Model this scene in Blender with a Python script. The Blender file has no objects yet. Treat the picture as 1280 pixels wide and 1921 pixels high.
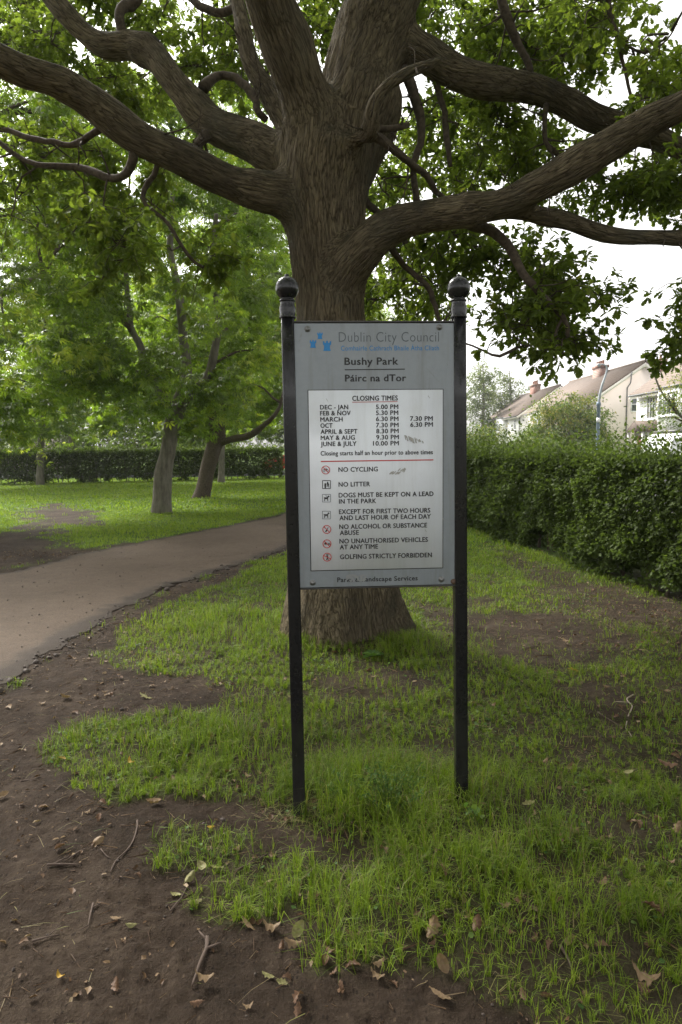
import bpy, math, random
import numpy as np
from mathutils import Matrix, Vector

R = math.radians
SC = bpy.context.scene
COL = SC.collection
rng = np.random.default_rng(7)
random.seed(7)

# ------------------------------------------------------------------ camera, sky, sun, exposure
CAM_H, PITCH, ROLL, FPX, CX, CY = 1.6, R(5.44), R(-0.7), 1281.0, 640.0, 960.5
cam = bpy.data.objects.new('camera', bpy.data.cameras.new('camera'))
COL.objects.link(cam)
CAM_M = Matrix.Translation((0, 0, CAM_H)) @ Matrix.Rotation(math.pi / 2 - PITCH, 4, 'X') @ Matrix.Rotation(ROLL, 4, 'Z')
cam.matrix_world = CAM_M
cam.data.sensor_fit = 'VERTICAL'
cam.data.sensor_height = 36.0
cam.data.lens = 24.0
cam.data.clip_start = 0.05
cam.data.clip_end = 3000
cam.data.dof.use_dof = True
cam.data.dof.focus_distance = 3.1
cam.data.dof.aperture_fstop = 8.0
SC.camera = cam

SUN_EL, SUN_AZ = R(46), R(-42)          # azimuth measured from +Y towards +X
world = bpy.data.worlds.new('World')
SC.world = world
world.use_nodes = True
wn, wl = world.node_tree.nodes, world.node_tree.links
wn.clear()
w_out = wn.new('ShaderNodeOutputWorld')
w_bg = wn.new('ShaderNodeBackground')
w_sky = wn.new('ShaderNodeTexSky')
w_sky.sky_type = 'NISHITA'
w_sky.sun_disc = False
w_sky.sun_elevation = SUN_EL
w_sky.sun_rotation = SUN_AZ
w_sky.dust_density = 4.0
w_sky.air_density = 1.0
w_hsv = wn.new('ShaderNodeHueSaturation')
w_hsv.inputs['Saturation'].default_value = 0.08
wl.new(w_sky.outputs[0], w_hsv.inputs['Color'])
w_mix = wn.new('ShaderNodeMix')               # a bright, faintly warm overcast
w_mix.data_type = 'RGBA'
w_mix.blend_type = 'MULTIPLY'
w_mix.inputs[0].default_value = 1.0
w_mix.inputs[7].default_value = (1.0, 0.985, 0.96, 1)
wl.new(w_hsv.outputs[0], w_mix.inputs[6])
wl.new(w_mix.outputs[2], w_bg.inputs['Color'])
w_bg.inputs['Strength'].default_value = 0.15
wl.new(w_bg.outputs[0], w_out.inputs['Surface'])

sun = bpy.data.objects.new('sun', bpy.data.lights.new('sun', 'SUN'))
COL.objects.link(sun)
sun.data.energy = 2.6
sun.data.angle = R(16)
sun.data.color = (1.0, 0.96, 0.9)
sd = Vector((math.sin(SUN_AZ) * math.cos(SUN_EL), math.cos(SUN_AZ) * math.cos(SUN_EL), math.sin(SUN_EL)))
sun.rotation_euler = sd.to_track_quat('Z', 'Y').to_euler()

SC.view_settings.view_transform = 'Standard'
SC.view_settings.look = 'None'
SC.view_settings.gamma = 1.0
SC.view_settings.exposure = 1.5
SC.cycles.use_denoising = True
SC.cycles.max_bounces = 10
SC.cycles.diffuse_bounces = 5
SC.cycles.glossy_bounces = 3
SC.cycles.transmission_bounces = 8
SC.cycles.transparent_max_bounces = 8
SC.cycles.sample_clamp_indirect = 8

# ------------------------------------------------------------------ picture measurements to places
CR = np.array(CAM_M.to_3x3())


def ray(px, py):
    return CR @ np.array([(px - CX) / FPX, -(py - CY) / FPX, -1.0])


def at(px, py, Y):                      # the place at distance Y north of the camera
    d = ray(px, py)
    return np.array([0, 0, CAM_H]) + d * (Y / d[1])


def ground(px, py, z=0.0):              # the place on level ground
    d = ray(px, py)
    return np.array([0, 0, CAM_H]) + d * ((z - CAM_H) / d[2])


def gxy(pts):
    return np.array([ground(*p)[:2] for p in pts])


# ------------------------------------------------------------------ noise
def _h(ix, iy, iz, seed):
    n = (ix.astype(np.int64) * 374761393 + iy.astype(np.int64) * 668265263 + iz.astype(np.int64) * 1274126177 + seed * 974711) & 0xFFFFFFFF
    n = ((n ^ (n >> 13)) * 1274126177) & 0xFFFFFFFF
    n = ((n ^ (n >> 16)) * 2246822519) & 0xFFFFFFFF
    n = n ^ (n >> 15)
    return (n & 0xFFFFFF) / float(0xFFFFFF)


def vn3(x, y, z, seed=0):
    x, y, z = np.broadcast_arrays(np.asarray(x, float), np.asarray(y, float), np.asarray(z, float))
    ix, iy, iz = np.floor(x).astype(int), np.floor(y).astype(int), np.floor(z).astype(int)
    fx, fy, fz = x - ix, y - iy, z - iz
    fx, fy, fz = fx * fx * (3 - 2 * fx), fy * fy * (3 - 2 * fy), fz * fz * (3 - 2 * fz)
    r = 0
    for dx in (0, 1):
        for dy in (0, 1):
            for dz in (0, 1):
                w = (fx if dx else 1 - fx) * (fy if dy else 1 - fy) * (fz if dz else 1 - fz)
                r = r + w * _h(ix + dx, iy + dy, iz + dz, seed)
    return r


def vn2(x, y, seed=0):
    x, y = np.asarray(x, float), np.asarray(y, float)
    ix, iy = np.floor(x).astype(int), np.floor(y).astype(int)
    fx, fy = x - ix, y - iy
    fx, fy = fx * fx * (3 - 2 * fx), fy * fy * (3 - 2 * fy)
    z = np.zeros_like(ix)
    return ((1 - fx) * (1 - fy) * _h(ix, iy, z, seed) + fx * (1 - fy) * _h(ix + 1, iy, z, seed)
            + (1 - fx) * fy * _h(ix, iy + 1, z, seed) + fx * fy * _h(ix + 1, iy + 1, z, seed))


def fbm2(x, y, seed=0, oct=4):
    r, a, f, t = 0, 1.0, 1.0, 0
    for o in range(oct):
        r = r + a * vn2(x * f, y * f, seed + o * 17)
        t += a
        a *= 0.5
        f *= 2.03
    return r / t


def sstep(a, b, x):
    t = np.clip((x - a) / (b - a), 0, 1)
    return t * t * (3 - 2 * t)


def sd_poly(x, y, poly):                # signed distance to a polygon, inside is negative
    x, y = np.asarray(x, float), np.asarray(y, float)
    d = np.full(x.shape, 1e9)
    inside = np.zeros(x.shape, bool)
    n = len(poly)
    for i in range(n):
        ax, ay = poly[i]
        bx, by = poly[(i + 1) % n]
        ex, ey = bx - ax, by - ay
        L = ex * ex + ey * ey + 1e-12
        t = np.clip(((x - ax) * ex + (y - ay) * ey) / L, 0, 1)
        d = np.minimum(d, (x - ax - t * ex) ** 2 + (y - ay - t * ey) ** 2)
        c = (ay > y) != (by > y)
        if abs(ey) > 1e-12:
            inside ^= c & (x < ex * (y - ay) / ey + ax)
    d = np.sqrt(d)
    return np.where(inside, -d, d)


# ------------------------------------------------------------------ scene helpers
def tag(o, label=None, cat=None, group=None, kind=None):
    if label: o['label'] = label
    if cat: o['category'] = cat
    if group: o['group'] = group
    if kind: o['kind'] = kind
    return o


def empty(name, loc, label=None, cat=None, group=None):
    o = bpy.data.objects.new(name, None)
    o.location = [float(c) for c in loc]
    o.empty_display_size = 0.1
    COL.objects.link(o)
    return tag(o, label, cat, group)


def link(name, me, parent=None, mat=None, loc=None):
    if mat is not None and not me.materials:
        me.materials.append(mat)
    o = bpy.data.objects.new(name, me)
    COL.objects.link(o)
    if parent is not None:
        o.parent = parent
    if loc is not None:
        o.location = [float(c) for c in loc]
    return o


def mesh_np(name, V, idx, sizes, smooth=False, attrs=None):
    """sizes: corners per face (array) ; idx: flat corner list"""
    me = bpy.data.meshes.new(name)
    V = np.ascontiguousarray(V, dtype=np.float32)
    idx = np.ascontiguousarray(idx, dtype=np.int32)
    sizes = np.ascontiguousarray(sizes, dtype=np.int32)
    me.vertices.add(len(V))
    me.vertices.foreach_set('co', V.ravel())
    me.loops.add(len(idx))
    me.loops.foreach_set('vertex_index', idx)
    me.polygons.add(len(sizes))
    st = np.zeros(len(sizes), np.int32)
    st[1:] = np.cumsum(sizes)[:-1]
    me.polygons.foreach_set('loop_start', st)
    if smooth:
        me.polygons.foreach_set('use_smooth', np.ones(len(sizes), bool))
    for k, v in (attrs or {}).items():
        v = np.ascontiguousarray(v, dtype=np.float32)
        if v.ndim == 1:
            a = me.attributes.new(k, 'FLOAT', 'POINT')
            a.data.foreach_set('value', v)
        else:
            a = me.attributes.new(k, 'FLOAT_VECTOR', 'POINT')
            a.data.foreach_set('vector', v.ravel())
    me.update(calc_edges=True)
    return me


class MB:
    """collects polygons and links them as one mesh object"""

    def __init__(s):
        s.V, s.F, s.n = [], [], 0

    def add(s, V, F):
        s.V.append(np.asarray(V, float).reshape(-1, 3))
        s.F += [[i + s.n for i in f] for f in F]
        s.n += len(s.V[-1])
        return s

    def box(s, a, b):
        x0, y0, z0 = a
        x1, y1, z1 = b
        return s.add([(x0, y0, z0), (x1, y0, z0), (x1, y1, z0), (x0, y1, z0), (x0, y0, z1), (x1, y0, z1), (x1, y1, z1), (x0, y1, z1)],
                     [(0, 3, 2, 1), (4, 5, 6, 7), (0, 1, 5, 4), (1, 2, 6, 5), (2, 3, 7, 6), (3, 0, 4, 7)])

    def prism(s, poly, ax, lo, hi):     # polygon in the two other axes, extruded along axis ax
        o = [i for i in range(3) if i != ax]
        n = len(poly)
        V = np.zeros((2 * n, 3))
        for k, t in enumerate((lo, hi)):
            V[k * n:(k + 1) * n, o[0]] = [p[0] for p in poly]
            V[k * n:(k + 1) * n, o[1]] = [p[1] for p in poly]
            V[k * n:(k + 1) * n, ax] = t
        return s.add(V, [tuple(range(n))[::-1], tuple(range(n, 2 * n))] + [(i, (i + 1) % n, n + (i + 1) % n, n + i) for i in range(n)])

    def tube(s, P, r, sides=8, cap=True, sub=0):
        V, F = tube(P, r, sides, cap, sub)
        return s.add(V, F)

    def lathe(s, prof, c=(0, 0, 0), sides=24, ax=2):
        V, F = [], []
        for (r, z) in prof:
            for k in range(sides):
                a = 2 * math.pi * k / sides
                p = [r * math.cos(a), r * math.sin(a), z]
                if ax == 1: p = [p[0], p[2], p[1]]
                if ax == 0: p = [p[2], p[0], p[1]]
                V.append([p[i] + c[i] for i in range(3)])
        m = len(prof)
        for j in range(m - 1):
            for k in range(sides):
                F.append((j * sides + k, j * sides + (k + 1) % sides, (j + 1) * sides + (k + 1) % sides, (j + 1) * sides + k))
        F += [tuple(range(sides))[::-1], tuple((m - 1) * sides + k for k in range(sides))]
        return s.add(V, F)

    def xf(s, M):                       # transform everything collected so far
        M = np.array(M)
        s.V = [v @ M[:3, :3].T + M[:3, 3] for v in s.V]
        return s

    def mesh(s, name, smooth=False):
        V = np.concatenate(s.V)
        me = mesh_np(name, V, np.array([i for f in s.F for i in f]), np.array([len(f) for f in s.F]), smooth)
        return me

    def build(s, name, mat, parent=None, smooth=False, bevel=0, fix=False, loc=None):
        me = s.mesh(name, smooth)
        if fix:
            import bmesh
            bm = bmesh.new(); bm.from_mesh(me)
            bmesh.ops.recalc_face_normals(bm, faces=bm.faces)
            bm.to_mesh(me); bm.free()
        o = link(name, me, parent, mat, loc)
        if bevel:
            m = o.modifiers.new('bevel', 'BEVEL')
            m.width = bevel
            m.segments = 2
            m.limit_method = 'ANGLE'
        if smooth == 'auto':
            pass
        return o


def resample(P, r, step):
    P, r = np.asarray(P, float), np.asarray(r, float)
    n = len(P)
    out, rr = [], []
    for i in range(n - 1):
        p0, p1, p2, p3 = P[max(i - 1, 0)], P[i], P[i + 1], P[min(i + 2, n - 1)]
        k = max(1, int(np.linalg.norm(p2 - p1) / step))
        for j in range(k):
            t = j / k
            out.append(0.5 * ((2 * p1) + (-p0 + p2) * t + (2 * p0 - 5 * p1 + 4 * p2 - p3) * t * t + (-p0 + 3 * p1 - 3 * p2 + p3) * t ** 3))
            rr.append(r[i] + (r[i + 1] - r[i]) * t)
    out.append(P[-1]); rr.append(r[-1])
    return np.array(out), np.array(rr)


def frames(P):
    T = np.gradient(P, axis=0)
    T /= np.linalg.norm(T, axis=1)[:, None] + 1e-12
    a = np.array([1.0, 0, 0]) if abs(T[0][0]) < 0.8 else np.array([0, 1.0, 0])
    N = np.zeros_like(T)
    v = a - T[0] * a.dot(T[0])
    N[0] = v / np.linalg.norm(v)
    for i in range(1, len(P)):
        v = N[i - 1] - T[i] * N[i - 1].dot(T[i])
        N[i] = v / (np.linalg.norm(v) + 1e-12)
    return T, N, np.cross(T, N)


def tube(P, r, sides=8, cap=True, sub=0):
    P = np.asarray(P, float)
    r = np.full(len(P), r) if np.isscalar(r) else np.asarray(r, float)
    if sub:
        P, r = resample(P, r, sub)
    T, N, B = frames(P)
    a = np.arange(sides) * 2 * math.pi / sides
    V = (P[:, None, :] + r[:, None, None] * (np.cos(a)[None, :, None] * N[:, None, :] + np.sin(a)[None, :, None] * B[:, None, :])).reshape(-1, 3)
    n = len(P)
    F = [(j * sides + k, j * sides + (k + 1) % sides, (j + 1) * sides + (k + 1) % sides, (j + 1) * sides + k) for j in range(n - 1) for k in range(sides)]
    if cap:
        F += [tuple(range(sides))[::-1], tuple((n - 1) * sides + k for k in range(sides))]
    return V, F


def scatter(name, T, faces, M, loc, attrs=None, smooth=False):
    """one mesh of many copies of template T (verts) / faces, matrices M (N,3,3) columns = local axes"""
    T = np.asarray(T, float)
    N, nv = len(loc), len(T)
    V = (np.einsum('nij,vj->nvi', M, T) + loc[:, None, :]).reshape(-1, 3)
    flat = np.array([i for f in faces for i in f])
    idx = (flat[None, :] + (np.arange(N) * nv)[:, None]).ravel()
    sizes = np.tile(np.array([len(f) for f in faces]), N)
    at_ = {k: np.repeat(v, nv, axis=0) for k, v in (attrs or {}).items()}
    return mesh_np(name, V, idx, sizes, smooth, at_)


def unit(v):
    return v / (np.linalg.norm(v, axis=-1, keepdims=True) + 1e-12)


def orient(d, up, size):
    """matrices whose local y runs along d and local z near up, scaled"""
    d = unit(d)
    x = unit(np.cross(d, up))
    z = np.cross(x, d)
    M = np.stack([x, d, z], axis=-1)
    return M * np.asarray(size)[:, None, None]


# ------------------------------------------------------------------ materials
def srgb(r, g, b):
    f = lambda c: (c / 255 / 12.92) if c / 255 <= 0.04045 else ((c / 255 + 0.055) / 1.055) ** 2.4
    return (f(r), f(g), f(b), 1)


class NT:
    def __init__(s, name):
        s.m = bpy.data.materials.new(name)
        s.m.use_nodes = True
        s.n, s.l = s.m.node_tree.nodes, s.m.node_tree.links
        s.n.clear()
        s.out = s.n.new('ShaderNodeOutputMaterial')

    def node(s, t, **kw):
        n = s.n.new(t)
        for k, v in kw.items():
            if k.startswith('i_'):
                n.inputs[int(k[2:]) if k[2:].isdigit() else k[2:].replace('_', ' ')].default_value = v
            else:
                setattr(n, k, v)
        return n

    def noise(s, scale, detail=4, rough=0.55, vec=None, dims='3D'):
        n = s.node('ShaderNodeTexNoise')
        n.inputs['Scale'].default_value = scale
        n.inputs['Detail'].default_value = detail
        n.inputs['Roughness'].default_value = rough
        if vec is not None:
            s.l.new(vec, n.inputs['Vector'])
        return n.outputs['Fac']

    def ramp(s, fac, stops):
        n = s.node('ShaderNodeValToRGB')
        e = n.color_ramp.elements
        while len(e) < len(stops):
            e.new(0.5)
        for k, (p, c) in enumerate(stops):
            e[k].position = p
            e[k].color = (c[0], c[1], c[2], 1)
        s.l.new(fac, n.inputs[0])
        return n.outputs[0]

    def mix(s, fac, a, b, mode='MIX'):
        n = s.node('ShaderNodeMix', data_type='RGBA', blend_type=mode)
        for sock, v in ((n.inputs[0], fac), (n.inputs[6], a), (n.inputs[7], b)):
            if isinstance(v, (int, float)):
                sock.default_value = v
            elif isinstance(v, tuple):
                sock.default_value = (v[0], v[1], v[2], 1)
            else:
                s.l.new(v, sock)
        return n.outputs[2]

    def math(s, op, a, b=0.0, c=0.0):
        n = s.node('ShaderNodeMath', operation=op)
        for i, v in enumerate((a, b, c)):
            if isinstance(v, (int, float)):
                n.inputs[i].default_value = v
            else:
                s.l.new(v, n.inputs[i])
        return n.outputs[0]

    def attr(s, name, out='Fac'):
        return s.node('ShaderNodeAttribute', attribute_name=name).outputs[out]

    def coord(s, out='Object', scale=None):
        c = s.node('ShaderNodeTexCoord').outputs[out]
        if scale is None:
            return c
        m = s.node('ShaderNodeMapping')
        m.inputs['Scale'].default_value = scale
        s.l.new(c, m.inputs['Vector'])
        return m.outputs[0]

    def bump(s, h, strength=0.3, dist=0.01):
        b = s.node('ShaderNodeBump')
        b.inputs['Strength'].default_value = strength
        b.inputs['Distance'].default_value = dist
        s.l.new(h, b.inputs['Height'])
        return b.outputs[0]

    def bsdf(s, color, rough=0.6, metal=0.0, spec=0.5, normal=None):
        p = s.node('ShaderNodeBsdfPrincipled')
        for k, v in (('Base Color', color), ('Roughness', rough), ('Metallic', metal), ('Specular IOR Level', spec)):
            if isinstance(v, tuple):
                p.inputs[k].default_value = (v[0], v[1], v[2], 1)
            elif isinstance(v, (int, float)):
                p.inputs[k].default_value = v
            else:
                s.l.new(v, p.inputs[k])
        if normal is not None:
            s.l.new(normal, p.inputs['Normal'])
        return p.outputs[0]

    def done(s, shader):
        s.l.new(shader, s.out.inputs['Surface'])
        return s.m


def m_plain(name, c, rough=0.6, metal=0.0, spec=0.5, var=0.12, scale=6.0, bump=0.0):
    t = NT(name)
    n = t.noise(scale, 5, 0.6, t.coord())
    col = t.mix(n, tuple(x * (1 - var) for x in c[:3]), tuple(min(1, x * (1 + var)) for x in c[:3]))
    nor = t.bump(t.noise(scale * 12, 3, 0.6, t.coord()), bump, 0.004) if bump else None
    return t.done(t.bsdf(col, rough, metal, spec, nor))


def m_leaf(name, stops, trans=0.38, rough=0.5, spec=0.2, tcol=1.5):
    t = NT(name)
    rnd = t.node('ShaderNodeObjectInfo').outputs['Random']
    f = t.math('ADD', t.attr('tint'), t.math('MULTIPLY', t.math('SUBTRACT', rnd, 0.5), 0.10))
    col = t.ramp(f, stops)
    p = t.bsdf(col, rough, 0, spec)
    tr = t.node('ShaderNodeBsdfTranslucent')
    bright = t.mix(1.0, col, (tcol, tcol * 1.06, tcol * 0.55), 'MULTIPLY')
    t.l.new(bright, tr.inputs['Color'])
    mx = t.node('ShaderNodeMixShader')
    mx.inputs[0].default_value = trans
    t.l.new(p, mx.inputs[1])
    t.l.new(tr.outputs[0], mx.inputs[2])
    return t.done(mx.outputs[0])


M = {}
M['oak_leaf'] = m_leaf('oak_leaf', [(0.0, (0.046, 0.068, 0.014)), (0.5, (0.10, 0.138, 0.024)), (0.85, (0.15, 0.185, 0.032)), (1.0, (0.18, 0.18, 0.035))], trans=0.52, tcol=1.9)
M['park_leaf'] = m_leaf('park_leaf', [(0.0, (0.07, 0.098, 0.016)), (0.5, (0.10, 0.155, 0.018)), (0.85, (0.16, 0.22, 0.026)), (1.0, (0.25, 0.27, 0.045))], trans=0.5, tcol=2.15, spec=0.4, rough=0.42)
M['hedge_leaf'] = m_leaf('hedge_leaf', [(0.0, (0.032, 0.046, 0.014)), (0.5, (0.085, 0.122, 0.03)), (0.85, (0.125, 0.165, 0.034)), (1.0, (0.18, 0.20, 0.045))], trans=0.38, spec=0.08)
M['shrub_leaf'] = m_leaf('shrub_leaf', [(0.0, (0.05, 0.085, 0.02)), (0.5, (0.09, 0.14, 0.025)), (0.85, (0.17, 0.19, 0.035)), (1.0, (0.27, 0.24, 0.05))], trans=0.35)
M['far_leaf'] = m_leaf('far_leaf', [(0.0, (0.06, 0.09, 0.03)), (0.5, (0.10, 0.14, 0.04)), (1.0, (0.17, 0.19, 0.06))], trans=0.35)
M['grass'] = m_leaf('grass', [(0.0, (0.055, 0.085, 0.010)), (0.45, (0.132, 0.202, 0.013)), (0.8, (0.205, 0.278, 0.022)), (0.92, (0.21, 0.24, 0.04)), (1.0, (0.19, 0.145, 0.08))], trans=0.35, rough=0.55, spec=0.3)
M['weed_leaf'] = m_leaf('weed_leaf', [(0.0, (0.04, 0.085, 0.02)), (0.6, (0.08, 0.15, 0.03)), (1.0, (0.16, 0.19, 0.05))], trans=0.3)
M['dead_leaf'] = m_leaf('dead_leaf', [(0.0, (0.045, 0.026, 0.015)), (0.35, (0.11, 0.062, 0.032)), (0.7, (0.22, 0.15, 0.085)), (1.0, (0.30, 0.23, 0.14))], trans=0.12, tcol=1.1)
M['tan_leaf'] = m_leaf('tan_leaf', [(0.0, (0.15, 0.098, 0.055)), (1.0, (0.25, 0.175, 0.10))], trans=0.15, tcol=1.1)
M['pale_leaf'] = m_leaf('pale_leaf', [(0.0, (0.16, 0.155, 0.06)), (1.0, (0.27, 0.245, 0.11))], trans=0.2, tcol=1.1)
M['yellow_leaf'] = m_leaf('yellow_leaf', [(0.0, (0.38, 0.22, 0.03)), (1.0, (0.46, 0.30, 0.05))], trans=0.2, tcol=1.1)
M['brown_leaf'] = m_leaf('brown_leaf', [(0.0, (0.09, 0.05, 0.03)), (1.0, (0.17, 0.10, 0.06))], trans=0.1, tcol=1.1)

# bark: cracked ridges that run along the wood; 'grain' holds each place's position along and round its limb
t = NT('oak_bark')
bc = t.attr('grain', 'Vector')
mp = t.node('ShaderNodeMapping'); mp.inputs['Scale'].default_value = (1, 1, 0.12)
t.l.new(bc, mp.inputs['Vector'])
wob = t.node('ShaderNodeTexNoise'); wob.inputs['Scale'].default_value = 14; wob.inputs['Detail'].default_value = 3
t.l.new(mp.outputs[0], wob.inputs['Vector'])
va = t.node('ShaderNodeVectorMath', operation='MULTIPLY_ADD'); va.inputs[1].default_value = (.035, .035, .035)
t.l.new(wob.outputs['Color'], va.inputs[0]); t.l.new(mp.outputs[0], va.inputs[2])
rn = t.noise(33, 2, 0.5, va.outputs[0])
rn2 = t.noise(60, 2, 0.5, va.outputs[0])
rd = t.math('MULTIPLY', t.math('ABSOLUTE', t.math('SUBTRACT', rn, 0.5)), 5.0)
rd2 = t.math('MULTIPLY', t.math('ABSOLUTE', t.math('SUBTRACT', rn2, 0.5)), 5.0)
crack = t.ramp(t.math('MINIMUM', rd, t.math('ADD', rd2, 0.15)), [(0.0, (0, 0, 0)), (0.25, (.55, .55, .55)), (0.8, (1, 1, 1))])
n1 = t.noise(9, 6, 0.65, t.coord())
n2 = t.noise(70, 5, 0.65, mp.outputs[0])
big = t.noise(2.2, 4, 0.6, t.coord())
hgt = t.math('ADD', t.math('MULTIPLY', crack, 0.5), t.math('MULTIPLY', n2, 0.62))
base = t.ramp(hgt, [(0.28, (0.058, 0.045, 0.028)), (0.58, (0.19, 0.152, 0.097)), (0.9, (0.32, 0.262, 0.172))])
base = t.mix(t.math('MULTIPLY', t.ramp(big, [(0.4, (0, 0, 0)), (0.65, (1, 1, 1))]), 0.45), base, (0.10, 0.083, 0.06))
geo = t.node('ShaderNodeNewGeometry')
sep = t.node('ShaderNodeSeparateXYZ')
t.l.new(geo.outputs['Normal'], sep.inputs[0])
moss = t.math('MULTIPLY', t.ramp(sep.outputs['Z'], [(0.1, (0, 0, 0)), (0.7, (1, 1, 1))]), t.ramp(n1, [(0.4, (0, 0, 0)), (0.62, (1, 1, 1))]))
base = t.mix(t.math('MULTIPLY', moss, 0.8), base, (0.035, 0.036, 0.016))
lich = t.ramp(t.noise(2.3, 5, 0.6, t.coord()), [(0.55, (0, 0, 0)), (0.7, (1, 1, 1))])
base = t.mix(t.math('MULTIPLY', lich, 0.5), base, (0.115, 0.112, 0.082))
damp = t.ramp(t.noise(1.1, 5, 0.65, t.coord('Object', (1.6, 1.6, .6))), [(0.5, (0, 0, 0)), (0.68, (1, 1, 1))])
base = t.mix(t.math('MULTIPLY', damp, 0.55), base, (0.045, 0.038, 0.028))
t.done(t.bsdf(base, 0.92, 0, 0.1, t.bump(hgt, 1.0, 0.05)))
M['oak_bark'] = t.m

t = NT('branch_bark')
n1 = t.noise(30, 5, 0.6, t.coord())
t.done(t.bsdf(t.ramp(n1, [(0.3, (0.045, 0.035, 0.026)), (0.7, (0.12, 0.095, 0.07))]), 0.9, 0, 0.15, t.bump(n1, 0.5, 0.01)))
M['branch_bark'] = t.m

t = NT('park_bark')
n1 = t.noise(4, 6, 0.65, t.coord('Object', (3, 3, 0.8)))
n2 = t.noise(1.2, 3, 0.6, t.coord())
c = t.ramp(n1, [(0.25, (0.07, 0.06, 0.045)), (0.55, (0.16, 0.145, 0.115)), (0.8, (0.24, 0.22, 0.18))])
c = t.mix(t.math('MULTIPLY', t.ramp(n2, [(0.5, (0, 0, 0)), (0.7, (1, 1, 1))]), 0.4), c, (0.09, 0.10, 0.045))
t.done(t.bsdf(c, 0.9, 0, 0.15, t.bump(n1, 0.7, 0.03)))
M['park_bark'] = t.m

# soil and the turf's earth: 'turf' says where grass grows
t = NT('soil')
co = t.coord()
g = t.attr('turf')
nA = t.noise(1.7, 6, 0.6, co)
nB = t.noise(14, 6, 0.7, co)
nC = t.noise(90, 4, 0.7, co)
c = t.ramp(t.math('ADD', t.math('MULTIPLY', nA, 0.6), t.math('MULTIPLY', nB, 0.4)),
           [(0.34, (0.022, 0.015, 0.009)), (0.5, (0.045, 0.031, 0.021)), (0.66, (0.090, 0.066, 0.046))])
c = t.mix(t.math('MULTIPLY', t.ramp(nC, [(0.6, (0, 0, 0)), (0.74, (1, 1, 1))]), 0.35), c, (0.17, 0.13, 0.10))
fv = t.node('ShaderNodeTexVoronoi'); fv.inputs['Scale'].default_value = 75
t.l.new(t.coord('Object', (1, .45, 1)), fv.inputs['Vector'])
fs = t.node('ShaderNodeSeparateColor'); t.l.new(fv.outputs['Color'], fs.inputs[0])
small = t.ramp(fv.outputs['Distance'], [(0.22, (1, 1, 1)), (0.36, (0, 0, 0))])
c = t.mix(t.math('MULTIPLY', small, t.math('MULTIPLY', t.ramp(fs.outputs[0], [(0.84, (0, 0, 0)), (0.88, (1, 1, 1))]), 0.5)), c, (0.12, 0.085, 0.056))
c = t.mix(t.math('MULTIPLY', small, t.math('MULTIPLY', t.ramp(fs.outputs[1], [(0.70, (0, 0, 0)), (0.74, (1, 1, 1))]), 0.8)), c, (0.016, 0.011, 0.008))
far = t.attr('lawn')
c2 = t.mix(nB, (0.035, 0.036, 0.014), (0.07, 0.07, 0.022))
c = t.mix(t.math('MULTIPLY', g, 0.8), c, c2)
c3 = t.ramp(nB, [(0.3, (0.045, 0.09, 0.014)), (0.7, (0.10, 0.16, 0.024))])
c = t.mix(t.math('MULTIPLY', g, far), c, c3)
t.done(t.bsdf(c, 0.95, 0, 0.15, t.bump(t.math('ADD', nB, t.math('MULTIPLY', nC, 0.8)), 1.0, 0.03)))
M['soil'] = t.m

t = NT('path')
co = t.coord()
nA = t.noise(0.9, 6, 0.6, co)
nB = t.noise(8, 6, 0.7, co)
nC = t.noise(140, 3, 0.7, co)
c = t.ramp(t.math('ADD', t.math('MULTIPLY', nA, 0.55), t.math('MULTIPLY', nB, 0.45)),
           [(0.3, (0.048, 0.031, 0.019)), (0.5, (0.080, 0.055, 0.035)), (0.7, (0.11, 0.079, 0.053))])
c = t.mix(t.math('MULTIPLY', t.ramp(nC, [(0.58, (0, 0, 0)), (0.7, (1, 1, 1))]), 0.4), c, (0.085, 0.066, 0.05))
edge = t.attr('edge')
pv_ = t.node('ShaderNodeTexVoronoi'); pv_.inputs['Scale'].default_value = 110; t.l.new(co, pv_.inputs['Vector'])
ps = t.node('ShaderNodeSeparateColor'); t.l.new(pv_.outputs['Color'], ps.inputs[0])
c = t.mix(t.math('MULTIPLY', t.ramp(ps.outputs[0], [(0.7, (0, 0, 0)), (0.95, (1, 1, 1))]), 0.5), c, (0.12, 0.092, 0.068))
c = t.mix(t.math('MULTIPLY', t.ramp(ps.outputs[1], [(0.75, (0, 0, 0)), (0.95, (1, 1, 1))]), 0.5), c, (0.022, 0.016, 0.011))
c = t.mix(t.ramp(t.math('ADD', edge, t.math('MULTIPLY', t.math('SUBTRACT', nB, 0.5), 0.9)), [(0.15, (0, 0, 0)), (0.55, (1, 1, 1))]), c, (0.032, 0.022, 0.014))
t.done(t.bsdf(c, 0.85, 0, 0.25, t.bump(t.math('ADD', nB, nC), 0.6, 0.012)))
M['path'] = t.m
M['asphalt'] = m_plain('asphalt', (0.07, 0.07, 0.072), 0.9, bump=0.4)

# ------------------------------------------------------------------ the ground: bare soil, turf, path
near_px = [(0, 1292), (70, 1243), (150, 1192), (250, 1132), (340, 1096), (450, 1060), (535, 1033)]
far_px = [(0, 1076), (150, 1041), (300, 1011), (440, 985), (535, 964)]
NEAR = np.concatenate([[(-9.5, -4.0), (-5.2, 0.2), (-3.3, 2.6)], gxy(near_px), [(-0.25, 13.5), (0.25, 18), (0.5, 24), (0.5, 31), (0.4, 39)]])
FAR = np.concatenate([[(-14, -2.0), (-9.2, 2.4), (-6.2, 6.2)], gxy(far_px), [(-1.1, 20), (-1.2, 25), (-1.4, 31), (-1.6, 39)]])
PATH_POLY = np.concatenate([NEAR, FAR[::-1]])

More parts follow.
